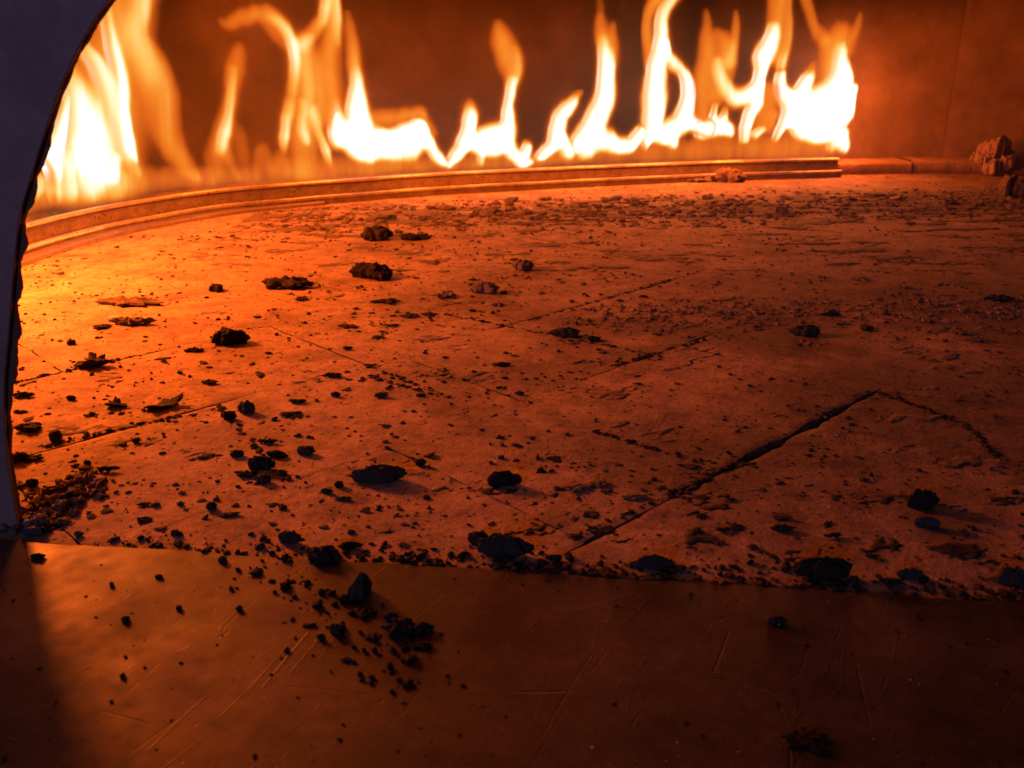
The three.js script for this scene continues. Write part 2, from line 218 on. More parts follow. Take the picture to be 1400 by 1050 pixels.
// ---------------------------------------------------------------- the metal plate before the mouth and the front of the oven
{
  const plate = new THREE.Group(); plate.name = 'landing_plate'; structure(plate); scene.add(plate);
  const Y = 0.0012;
  mesh('plate_surface', gridGeometry(300, 50, (u, v) => { const x = mix(-0.75, 0.95, u), zf = EDGE[0][1] + (x - EDGE[0][0]) * (EDGE[1][1] - EDGE[0][1]) / (EDGE[1][0] - EDGE[0][0]), z = mix(zf, 0.1, v); return [x, Y - 0.0003 + 0.0004 * fbm(x * 5, z * 5, 2, 2), z + (v === 0 ? 0.0008 * noise(x * 30, 5, 5) : 0), x / 0.34, z / 0.34]; }), plateMetal, plate);
  mesh('plate_lip', gridGeometry(20, 5, (u, v) => { const x = mix(-0.75, 0.95, u), a = v * Math.PI / 2; return [x, Y - 0.001 - 0.02 * (1 - Math.cos(a)) - 0.002 * v, 0.1 + 0.012 * Math.sin(a), x / 0.34, 0.3 + v * 0.06]; }), plateMetal, plate);

  const front = new THREE.Group(); front.name = 'oven_front'; scene.add(front);
  tag(front, 'dark bluish steel front of the oven, its arched edge cutting across the left side', 'oven front');
  const left = [[-0.2425, -0.02], [-0.2405, 0.0], [-0.2395, 0.03], [-0.2375, 0.05], [-0.2335, 0.074], [-0.2265, 0.10], [-0.2175, 0.134], [-0.2115, 0.153], [-0.202, 0.173], [-0.1905, 0.196], [-0.1825, 0.21], [-0.172, 0.225], [-0.1605, 0.238], [-0.12, 0.279], [-0.05, 0.322], [0.06, 0.342], [0.17, 0.322], [0.27, 0.265], [0.34, 0.17], [0.375, 0.08], [0.385, 0], [0.386, -0.02]];
  const arch = catmull(left, 24);
  const rough = (p, i, amp) => { const t = p[1] * 26 + p[0] * 9, n = Math.max(0, 0.55 * fbm(t * 1.5, 3, 2, 5) + 0.3); const a = arch[Math.max(i - 1, 0)], b = arch[Math.min(i + 1, arch.length - 1)], l = Math.hypot(b[0] - a[0], b[1] - a[1]); return [p[0] + (b[1] - a[1]) / l * amp * n, p[1] - (b[0] - a[0]) / l * amp * n]; };
  const sheet = (hole, depth, bevel) => { const s = new THREE.Shape([[-0.95, -0.35], [1.15, -0.35], [1.15, 0.72], [-0.95, 0.72]].map((p) => new THREE.Vector2(...p))); s.holes.push(new THREE.Path(hole.map((p) => new THREE.Vector2(...p)))); return new THREE.ExtrudeGeometry(s, { depth, bevelEnabled: bevel > 0, bevelSize: bevel, bevelThickness: bevel, bevelSegments: 2 }); };
  const g = sheet(arch, 0.0012, 0.0005); g.translate(0, 0, -0.4012);
  const uv = g.attributes.uv; for (let i = 0; i < uv.count; i++) uv.setXY(i, uv.getX(i) / 0.3, uv.getY(i) / 0.3);
  mesh('steel_plate', g, jambSteel, front);
  // crusted edge of the refractory lining just behind the steel
  const win = (y) => smooth(0.03, 0.075, y) * (1 - 0.75 * smooth(0.15, 0.2, y));
  const crusty = arch.map((p, i) => { const q = rough(p, i, 0.0060), w = win(p[1]); return [p[0] + (q[0] - p[0]) * (0.1 + 0.9 * w) + 0.0006 * w * Math.sign(0.07 - p[0]), p[1] + (q[1] - p[1]) * (0.1 + 0.9 * w)]; });
  const c = sheet(crusty, 0.0032, 0); c.translate(0, 0, -0.4051);
  mesh('lining_edge', c, darkCrust, front);
}

// ---------------------------------------------------------------- gas burner along the wall
{
  const burner = new THREE.Group(); burner.name = 'gas_burner'; scene.add(burner);
  tag(burner, 'long curved steel gas burner lying along the back wall under the flames', 'gas burner');
  const n = 150, L = lip.length;
  const sweep = (prof, m, name) => { const k = prof.length - 1; const g = gridGeometry(n, k, (u, v) => { const s = u * L, [o, y] = prof[Math.round(v * k)], q = lip.at(s, o + 0.0007 * fbm(s * 12, y * 60, 2, 2)); return [q.x, y + 0.0007 * fbm(s * 9, o * 30, 7, 2), q.z, s / 0.3, (o + y) / 0.3]; }); const cap = (s) => { const q0 = prof.map(([o, y]) => { const q = lip.at(s, o); return [q.x, y, q.z]; }), p = [], ix = []; q0.forEach((q) => p.push(...q)); for (let i = 1; i < q0.length - 1; i++) ix.push(0, i, i + 1); const c = new THREE.BufferGeometry(); c.setAttribute('position', new THREE.Float32BufferAttribute(p, 3)); c.setAttribute('uv', new THREE.Float32BufferAttribute(q0.flatMap((q) => [q[0], q[1]]), 2)); c.setIndex(ix); c.computeVertexNormals(); return c; }; return mesh(name, mergeGeometries([g, cap(0), cap(L)]), m, burner); };
  sweep([[-0.001, -0.005], [-0.001, 0.0255], [0.000, 0.0285], [0.012, 0.029], [0.012, 0.024], [0.034, 0.024], [0.034, 0.031], [0.046, 0.031], [0.048, 0.028], [0.048, -0.005]], burnerSteel, 'burner_body');
  sweep([[-0.0035, 0.0282], [-0.004, 0.0305], [-0.003, 0.0325], [0.0, 0.0335], [0.0045, 0.0328], [0.005, 0.0282]], burnerRim, 'upper_rim');
  sweep([[-0.016, -0.004], [-0.0165, 0.0085], [-0.015, 0.0105], [-0.012, 0.0112], [-0.0013, 0.0112], [-0.0013, -0.004]], burnerSteel, 'lower_ledge');
  { const g = gridGeometry(90, 4, (u, v) => { const s = u * 0.86, q0 = [[-0.013, -0.004], [-0.013, 0.0058], [-0.034, 0.0052], [-0.0362, 0.0038], [-0.0364, -0.004]][Math.round(v * 4)], q = lip.at(s, q0[0] + 0.014 * smooth(0.62, 0.86, s) * (v > 0.3 ? 1 : 0) + 0.001 * fbm(s * 16, v, 5, 3)); return [q.x, q0[1], q.z, s / 0.3, v / 5]; }); mesh('base_flange', g, burnerSteel, burner); }
  sweep([[-0.0175, 0.0088], [-0.0175, 0.0122], [-0.0158, 0.0136], [-0.0142, 0.0122], [-0.0142, 0.0112]], burnerRim, 'ledge_rim');
}

// ---------------------------------------------------------------- flames: sheets of burning gas on the burner, thick where they burn hottest
const flameMaterial = new THREE.MeshBasicMaterial({ color: 0xffffff, vertexColors: true, transparent: true, side: THREE.DoubleSide, depthWrite: false });
flameMaterial.name = 'flame';
const RAMP = [[0, 1.0, 0.15, 0.010], [0.5, 1.02, 0.19, 0.013], [0.9, 1.04, 0.29, 0.026], [1.35, 1.07, 0.55, 0.095], [1.9, 1.12, 0.88, 0.40], [2.7, 1.25, 1.2, 1.0], [4, 1.35, 1.33, 1.22]];
function heat(d) { let i = 0; while (i < RAMP.length - 2 && RAMP[i + 1][0] < d) i++; const a = RAMP[i], b = RAMP[i + 1], t = clamp((d - a[0]) / (b[0] - a[0])); return [1, 2, 3].map((k) => mix(a[k], b[k], t)); }
const FLAMES = [
  { label: 'broad white and orange flame rising behind the dark steel jamb at the left end', strokes: [
    { depth: 0, nodes: [[.5573, .0472, .0612, .3], [.5667, .0798, .0703, .9], [.5829, .1456, .0679, 1.05], [.6136, .2232, .0513, .9], [.6441, .2921, .044, .7], [.6707, .3689, .0365, .3], [.6884, .4196, .0182, .1]] },
    { depth: .012, nodes: [[.5457, .0632, .0238, 1], [.5541, .0838, .0348, 2.8], [.555, .1122, .0327, 3], [.5508, .1473, .0251, 1.7], [.5421, .18, .0176, 1], [.5346, .2067, .0122, .5]] },
    { depth: 0, nodes: [[.5095, .0641, .0231, 1.2], [.5162, .0852, .0213, 2.2], [.5242, .1018, .0178, 1.5]] },
    { depth: -.01, nodes: [[.4887, .0754, .0105, 1.5], [.4983, .1127, .013, 3.2], [.5105, .1429, .0087, 3], [.5238, .1698, .007, 1.2]] },
    { depth: .02, nodes: [[.4917, .042, .0027, .5], [.4934, .0705, .0053, 1.4], [.4857, .103, .0078, 2], [.4749, .1354, .0068, 1.6]] },
    { depth: 0, nodes: [[.6178, .0643, .0077, .5], [.6084, .1024, .017, 1.2], [.597, .1519, .0166, 1.1], [.581, .1891, .0127, 1.1], [.5636, .2147, .0089, 1.2], [.5513, .2378, .0078, .8]] },
    { depth: .008, nodes: [[.618, .0793, .0048, 1], [.61, .0986, .0104, 1.5], [.6095, .1352, .0122, 2], [.6134, .184, .0111, 1.7], [.6095, .218, .0101, 1.5], [.6066, .2503, .0072, .8], [.6054, .2737, .0072, .4]] },
    { depth: -.012, nodes: [[.7114, .0477, .0061, .4], [.693, .0624, .0141, .65], [.6674, .1053, .0216, .8], [.6641, .158, .0241, .85], [.6508, .2002, .0227, .85], [.6403, .2363, .0186, .85], [.6534, .2712, .0167, .85], [.6786, .3194, .0167, .5], [.6964, .3712, .013, .25]] },
    { depth: 0, nodes: [[.5563, .0719, .0092, 1.4], [.5774, .065, .0094, 1.2], [.5879, .0868, .0075, 1]] },
    { depth: 0, nodes: [[.4417, .048, .0118, .6], [.471, .0503, .0156, .6], [.5408, .0494, .0183, .6], [.6031, .0508, .021, .55], [.6374, .0506, .0196, .5], [.6774, .0482, .0181, .45], [.7282, .0492, .0144, .3]] },
    { depth: 0, nodes: [[.45, .0619, .0136, .7], [.4662, .0698, .0137, 1], [.4807, .061, .0122, .8]] },
    { depth: 0, nodes: [[.02, .03, .05, 1], [.03, .1, .05, 2.6], [.05, .18, .04, 1.6], [.04, .3, .03, .5]] },
    { depth: 0, nodes: [[.1, .03, .05, 1], [.11, .1, .05, 3], [.13, .2, .04, 2], [.12, .33, .03, .6]] },
    { depth: 0, nodes: [[.18, .03, .05, 1], [.18, .1, .05, 3], [.2, .18, .04, 2], [.2, .3, .03, .6]] },
    { depth: 0, nodes: [[.27, .03, .05, 1], [.275, .1, .05, 2.4], [.28, .17, .04, 1.5], [.29, .28, .03, .5]] },
    { depth: 0, nodes: [[.34, .03, .04, 1], [.345, .09, .04, 1.8], [.35, .15, .03, 1]] },
    { depth: 0, nodes: [[.4569, .0609, .0102, .9], [.459, .0791, .0094, .8], [.4662, .0991, .0077, .7]] },
  ] },
  { label: 'slender pale tongue standing alone on the burner left of the hooked flame', strokes: [
    { depth: 0, nodes: [[.7374, .0443, .0145, .25], [.7436, .0703, .0196, .45], [.755, .1057, .0144, .5], [.7717, .1544, .0112, .5], [.7794, .1891, .0142, .6], [.7869, .2121, .0101, .45], [.7899, .2216, .0051, .15]] },
    { depth: .004, nodes: [[.7504, .0829, .0083, .6], [.7594, .1074, .0093, 1.5], [.7703, .1417, .0072, 1.1], [.7778, .1737, .0061, .9], [.7788, .193, .0051, .5]] },
    { depth: 0, nodes: [[.7696, .0438, .0053, .35], [.7622, .0649, .0083, .4], [.7583, .0875, .0083, .4]] },
    { depth: -.01, nodes: [[.7817, .0471, .0106, .22], [.7777, .0915, .0104, .2], [.7709, .1169, .0083, .1]] },
    { depth: 0, nodes: [[.7052, .0433, .0143, .3], [.7439, .0438, .0166, .4], [.7864, .0406, .0148, .3]] },
  ] },
  { label: 'hooked flame with a curling tip beside a broad orange sheet', strokes: [
    { depth: .006, nodes: [[.8429, .0725, .0032, .5], [.846, .0963, .0075, 1.9], [.8515, .1218, .0085, 1.7], [.8581, .1481, .0064, 1], [.8648, .1761, .0063, 1.1], [.8682, .2039, .0073, 1.7], [.8659, .2275, .0083, 1.7], [.8579, .2468, .0093, 1.5], [.8464, .2591, .0102, .9], [.8313, .2655, .0122, .65], [.81, .2595, .0131, .55], [.7899, .2518, .011, .55], [.7757, .2506, .007, .4], [.7691, .2543, .004, .15]] },
    { depth: .004, nodes: [[.859, .2216, .0083, .25], [.8477, .239, .0134, .35], [.8363, .2523, .0123, .35]] },
    { depth: 0, nodes: [[.8703, .039, .0219, .3], [.8782, .0969, .0259, .8], [.8833, .1617, .0255, 1], [.8833, .2039, .0232, 1], [.8852, .2276, .0157, .9]] },
    { depth: -.006, nodes: [[.8806, .2236, .0136, .6], [.9016, .2433, .0105, .8], [.9146, .2572, .0084, 1.4], [.9212, .2729, .0084, 1.5], [.9216, .2942, .0094, .9], [.9163, .3254, .0103, .5], [.9166, .3582, .0082, .2]] },
    { depth: 0, nodes: [[.9126, .1217, .0217, .65], [.9178, .163, .0215, .75], [.9181, .1986, .0203, .75], [.929, .2436, .0148, .8], [.9317, .2828, .0147, .8], [.9314, .326, .0125, .6], [.9322, .3683, .0092, .2]] },
    { depth: .004, nodes: [[.9354, .2237, .0053, .5], [.9385, .2535, .0053, .9], [.9393, .283, .0063, .8], [.9391, .3119, .0063, .5]] },
    { depth: .008, nodes: [[.9131, .0471, .0033, .6], [.9091, .071, .0066, 2], [.8986, .0992, .0076, 1.2], [.8887, .1308, .0097, .6]] },
    { depth: 0, nodes: [[.8774, .0864, .0054, 1], [.8719, .1148, .0064, 1], [.872, .1436, .0064, .6]] },
    { depth: 0, nodes: [[.7956, .0462, .0095, .22], [.8094, .0775, .0116, .28], [.8204, .055, .0139, .28], [.8366, .0645, .0129, .3], [.8439, .0461, .013, .25]] },
    { depth: 0, nodes: [[.7862, .0385, .0212, .3], [.83, .0396, .028, .4], [.8976, .0394, .0287, .45]] },
  ] },
  { label: 'low white flame with a tall left spike and a flat orange top', strokes: [
    { depth: .004, nodes: [[.9259, .0831, .0132, 1.6], [.9291, .1127, .0153, 3], [.9283, .1358, .0109, 1.8], [.9273, .1546, .0087, .8], [.9234, .1793, .0097, .4]] },
    { depth: 0, nodes: [[.9625, .0716, .0201, 2], [.9623, .1072, .0211, 3.8], [.962, .1412, .0154, 3.8], [.9612, .1663, .0109, 2.6], [.9592, .1911, .0098, 1.1], [.9567, .2237, .0097, .65], [.9537, .2478, .0085, .45], [.9515, .2656, .0042, .15]] },
    { depth: .006, nodes: [[.9336, .0945, .022, 2.6], [.9704, .0853, .0268, 3.6], [1.0058, .0782, .0249, 3.8], [1.0373, .0768, .0274, 3.8], [1.0549, .0883, .0195, 3.4], [1.0604, .1047, .0103, 2.6]] },
    { depth: 0, nodes: [[.9966, .0863, .0135, 3], [1.0259, .0939, .0159, 3.4], [1.053, .1028, .0103, 3]] },
    { depth: 0, nodes: [[1.0603, .1036, .008, 2.2], [1.0729, .0775, .0115, 3.2], [1.0883, .0565, .0105, 3.2], [1.1003, .0434, .0047, 2.6]] },
    { depth: -.006, nodes: [[.9779, .1141, .0122, .5], [1.0018, .1176, .0134, .65], [1.0319, .121, .0124, .7], [1.0623, .1234, .0102, .6]] },
    { depth: -.004, nodes: [[1.067, .1188, .0068, .5], [1.0819, .0918, .0069, .45]] },
    { depth: 0, nodes: [[.8863, .0401, .0198, .4], [.9443, .043, .0224, .55], [1.0042, .0439, .0205, .55], [1.0656, .0428, .0163, .5], [1.1151, .0404, .0118, .35]] },
    { depth: 0, nodes: [[.9406, .0781, .0133, .9], [.9667, .0615, .009, 1.2], [.9931, .0645, .0136, 1]] },
  ] },
  { label: 'small twin flame topped by a broad orange leaf shaped tip', strokes: [
    { depth: 0, nodes: [[1.1052, .042, .0047, 2.6], [1.1205, .0575, .0106, 3.4], [1.132, .0742, .0141, 3.6], [1.1411, .0966, .0129, 3.6], [1.1438, .1157, .0116, 3], [1.1441, .1291, .0093, 1.2], [1.1442, .1391, .0058, .3]] },
    { depth: .004, nodes: [[1.1407, .0784, .0176, 3], [1.1655, .0684, .0166, 3.6], [1.1906, .0699, .0202, 3.8], [1.2058, .0833, .0167, 3.8], [1.2096, .1061, .0118, 3.6], [1.2097, .1288, .0094, 3.2], [1.2135, .1513, .0082, 2.6], [1.216, .1713, .0082, 1.1]] },
    { depth: 0, nodes: [[1.1657, .0845, .0141, 3.2], [1.1807, .0886, .0142, 3.4], [1.1983, .095, .0118, 3.4]] },
    { depth: -.006, nodes: [[1.2147, .1513, .0094, .6], [1.2147, .1736, .0152, .9], [1.2085, .2001, .0255, .85], [1.2, .224, .0242, .8], [1.194, .2412, .0149, .6], [1.1917, .2561, .0057, .2]] },
    { depth: -.01, nodes: [[1.221, .1691, .007, .4], [1.2234, .1912, .0082, .4], [1.2197, .2175, .0069, .3]] },
    { depth: .004, nodes: [[1.2109, .0645, .0144, 3], [1.2237, .05, .0108, 3.2], [1.2365, .0519, .0109, 3.6], [1.2429, .0646, .0084, 3], [1.2415, .0728, .0048, .7]] },
    { depth: 0, nodes: [[1.2314, .0391, .0097, 2.4], [1.2469, .0409, .0061, 2]] },
    { depth: 0, nodes: [[1.1589, .0409, .0048, 1], [1.1616, .057, .0071, 2]] },
    { depth: 0, nodes: [[1.1027, .0387, .0141, .4], [1.1463, .0391, .019, .5], [1.1968, .0393, .0192, .5], [1.2547, .0394, .017, .4]] },
  ] },
  { label: 'short white flame whose slanted top leans right beside a taller one', strokes: [
    { depth: 0, nodes: [[1.2611, .0451, .0049, 2.4], [1.2766, .0588, .0109, 3.2], [1.2895, .069, .0134, 3.6], [1.2969, .0923, .0157, 3.8], [1.3018, .112, .0145, 3.6], [1.3094, .1211, .0145, 3.2], [1.3209, .1313, .0108, 2.6], [1.3285, .1404, .006, 1.2], [1.336, .1495, .0036, .35]] },
    { depth: 0, nodes: [[1.3147, .0551, .0147, 2.4], [1.3038, .0733, .0146, 3.4]] },
    { depth: 0, nodes: [[1.2547, .0394, .0146, .4], [1.2807, .0432, .0171, .5], [1.3203, .0441, .0172, .5]] },
  ] },
  { label: 'tall upright white flame standing at the middle of the burner row', strokes: [
    { depth: .004, nodes: [[1.3175, .0514, .0086, 2.6], [1.333, .0676, .0135, 3.2], [1.3524, .0849, .0208, 3.6], [1.369, .1081, .022, 3.8], [1.3786, .1372, .0195, 3.8], [1.3812, .1719, .0169, 3.8], [1.3789, .1993, .0144, 3.2], [1.3768, .2196, .012, 1.8], [1.3736, .2364, .0131, .8], [1.3705, .2508, .0119, .45], [1.366, .2684, .0071, .15]] },
    { depth: -.006, nodes: [[1.3924, .1902, .0072, .6], [1.3911, .2219, .0072, .6], [1.3876, .2443, .006, .5], [1.3884, .2554, .0036, .2]] },
    { depth: 0, nodes: [[1.344, .0541, .0172, 2], [1.3755, .0735, .0222, 3.2], [1.4072, .0617, .0149, 3.4], [1.4304, .0646, .0137, 3.4], [1.4461, .0811, .0137, 3.6]] },
    { depth: 0, nodes: [[1.3203, .0441, .0172, .3], [1.3604, .0451, .0223, .4], [1.4148, .0456, .025, .4], [1.4702, .0462, .0202, .3]] },
    { depth: -.01, nodes: [[1.3689, .2596, .0071, .15], [1.3629, .2837, .007, .12], [1.3597, .3009, .0058, .05]] },
  ] },
  { label: 'tall forked flame looping round a dark opening', strokes: [
    { depth: 0, nodes: [[1.4605, .071, .0126, 3], [1.4697, .1047, .02, 3.8], [1.4717, .1405, .0211, 3.8], [1.4751, .1757, .0197, 3.8], [1.4774, .2058, .0159, 3.6], [1.4756, .2356, .0121, 2.8], [1.4742, .2582, .0109, 2.3], [1.4783, .2784, .012, 2.1], [1.4918, .2953, .012, 1.8], [1.5101, .3188, .0144, 1.2], [1.5243, .3585, .0143, .6], [1.528, .3963, .0095, .2]] },
    { depth: -.008, nodes: [[1.4594, .1898, .011, .7], [1.452, .2265, .0097, .9], [1.4477, .2558, .0096, .85], [1.4542, .2815, .0108, .85], [1.4701, .3049, .0131, .8], [1.4928, .3415, .0143, .5]] },
    { depth: .004, nodes: [[1.4804, .2219, .0098, 2.2], [1.4936, .2058, .0098, 2.3], [1.5108, .1895, .0111, 2.3], [1.5282, .1729, .0112, 2.6], [1.5341, .1468, .0113, 3.6], [1.5307, .118, .0164, 3.8], [1.5227, .0939, .0215, 3.8], [1.5028, .0821, .0214, 3.8], [1.4753, .0791, .0176, 3.6]] },
    { depth: 0, nodes: [[1.543, .0983, .0114, 3.2], [1.5575, .0883, .0127, 3.6], [1.573, .0843, .0166, 3.6]] },
    { depth: 0, nodes: [[1.4586, .0552, .0038, 1.2], [1.462, .0685, .005, 2]] },
    { depth: 0, nodes: [[1.511, .0622, .0102, 2.4], [1.4993, .0724, .0126, 3]] },
    { depth: 0, nodes: [[1.4563, .0454, .0202, .3], [1.5051, .0463, .0254, .5], [1.5606, .0473, .0231, .4]] },
  ] },
  { label: 'orange horned flame above a low white base with a bright curved plume', strokes: [
    { depth: .006, nodes: [[1.5652, .0783, .014, 3.6], [1.5892, .0877, .0191, 3.8], [1.6115, .0848, .0128, 3.6], [1.6189, .0785, .009, 2.6]] },
    { depth: 0, nodes: [[1.5823, .105, .0076, 2.6], [1.5821, .1245, .0051, 1]] },
    { depth: 0, nodes: [[1.6045, .1022, .0064, 2.4], [1.6044, .1193, .0038, .7]] },
    { depth: -.012, nodes: [[1.5576, .1054, .0177, .75], [1.556, .1632, .0213, .75], [1.5578, .2103, .0186, .7], [1.5525, .245, .011, .5], [1.5478, .2723, .0049, .2]] },
    { depth: -.01, nodes: [[1.5848, .1414, .0227, .7], [1.5904, .1891, .025, .75], [1.5879, .2196, .0211, .7], [1.573, .2382, .0111, .4]] },
    { depth: -.008, nodes: [[1.6006, .1962, .0137, .55], [1.6056, .2313, .0099, .65], [1.6087, .2567, .0074, .5], [1.6083, .2773, .0037, .2]] },
    { depth: 0, nodes: [[1.5775, .1986, .0075, .8], [1.5848, .1749, .0113, 1], [1.6003, .1521, .0164, 1.5], [1.622, .1374, .019, 2.6], [1.6449, .142, .014, 3.2], [1.6595, .1612, .0114, 3.2], [1.6657, .1816, .0126, 3.3], [1.6665, .2007, .0176, 3.6], [1.673, .2173, .0163, 3.4], [1.6806, .2361, .0113, 2.4], [1.683, .2524, .0087, 1.2]] },
    { depth: 0, nodes: [[1.6452, .0642, .0065, 2.4], [1.6444, .088, .0103, 3.6], [1.648, .1089, .0115, 3.6], [1.657, .1297, .0128, 3.2], [1.6625, .1588, .0114, 3]] },
    { depth: 0, nodes: [[1.6651, .0751, .009, 2], [1.6771, .0812, .0065, 1.6]] },
    { depth: -.006, nodes: [[1.6925, .2006, .0151, .8], [1.691, .2408, .0175, .75], [1.6872, .2768, .0186, .72], [1.6826, .3076, .0185, .68], [1.6688, .3502, .0158, .45], [1.6577, .394, .0108, .2]] },
    { depth: .004, nodes: [[1.7023, .1863, .0089, 1.5], [1.7099, .2173, .0076, 1.2], [1.7129, .2526, .0075, 1], [1.7095, .2827, .0075, .8], [1.7027, .3192, .0086, .5]] },
    { depth: -.01, nodes: [[1.6741, .0974, .0206, .6], [1.683, .1465, .0153, .7]] },
    { depth: 0, nodes: [[1.5537, .0462, .0231, .4], [1.6022, .0476, .0309, .5], [1.6648, .0487, .0312, .5], [1.7073, .0478, .0235, .4]] },
  ] },
  { label: 'widest brilliant white flame at the right end of the burner', strokes: [
    { depth: 0, nodes: [[1.7022, .1742, .0102, 2.6], [1.7061, .1512, .0141, 3.2], [1.7264, .1314, .0193, 3.6], [1.7495, .1125, .0285, 3.8], [1.7725, .0972, .0391, 3.8], [1.7953, .0969, .0405, 3.8], [1.8144, .1142, .0378, 3.8], [1.8233, .144, .0298, 3.8], [1.8219, .176, .0193, 3.6], [1.8158, .2004, .0128, 2], [1.8117, .2208, .0102, .8]] },
    { depth: 0, nodes: [[1.7389, .1435, .0141, 3.4], [1.7561, .1642, .0128, 3.2], [1.7627, .1788, .0077, 1.2], [1.7637, .1933, .0038, .35]] },
    { depth: .006, nodes: [[1.8273, .1141, .0287, 3.8], [1.8436, .1414, .0156, 3.8], [1.8537, .1512, .0078, 3.2]] },
    { depth: 0, nodes: [[1.8305, .0684, .0171, 3.6], [1.8385, .0516, .0132, 3.2], [1.8414, .0412, .0066, 1.2]] },
    { depth: 0, nodes: [[1.8154, .0507, .0106, 1.2], [1.8225, .0634, .0132, 2]] },
    { depth: 0, nodes: [[1.7411, .125, .0219, 3], [1.7708, .1346, .0233, 3.2], [1.8094, .1417, .0311, 3.4]] },
    { depth: 0, nodes: [[1.738, .1027, .0259, 3], [1.7658, .0822, .0235, 3.2], [1.8007, .0766, .021, 3.2]] },
    { depth: 0, nodes: [[1.7301, .0978, .0143, 3.2], [1.7137, .0805, .0078, 3], [1.7027, .0644, .0039, 1.4]] },
    { depth: 0, nodes: [[1.6984, .1058, .0116, 1.2], [1.6909, .0834, .0091, .7]] },
    { depth: -.006, nodes: [[1.8021, .1761, .0283, 1], [1.7982, .2172, .028, .8], [1.8079, .2387, .0229, .7]] },
    { depth: -.008, nodes: [[1.8254, .2124, .0128, .5], [1.8317, .2483, .0076, .42], [1.8354, .2719, .0038, .18]] },
    { depth: -.008, nodes: [[1.7759, .2291, .0139, .55], [1.7539, .2515, .0113, .52], [1.7387, .276, .01, .5], [1.7263, .3012, .0099, .46], [1.7138, .3397, .0086, .3], [1.7047, .373, .0061, .1]] },
    { depth: 0, nodes: [[1.6934, .0455, .0261, .4], [1.7428, .0471, .0315, .5], [1.8071, .0483, .0264, .5]] },
  ] },
];

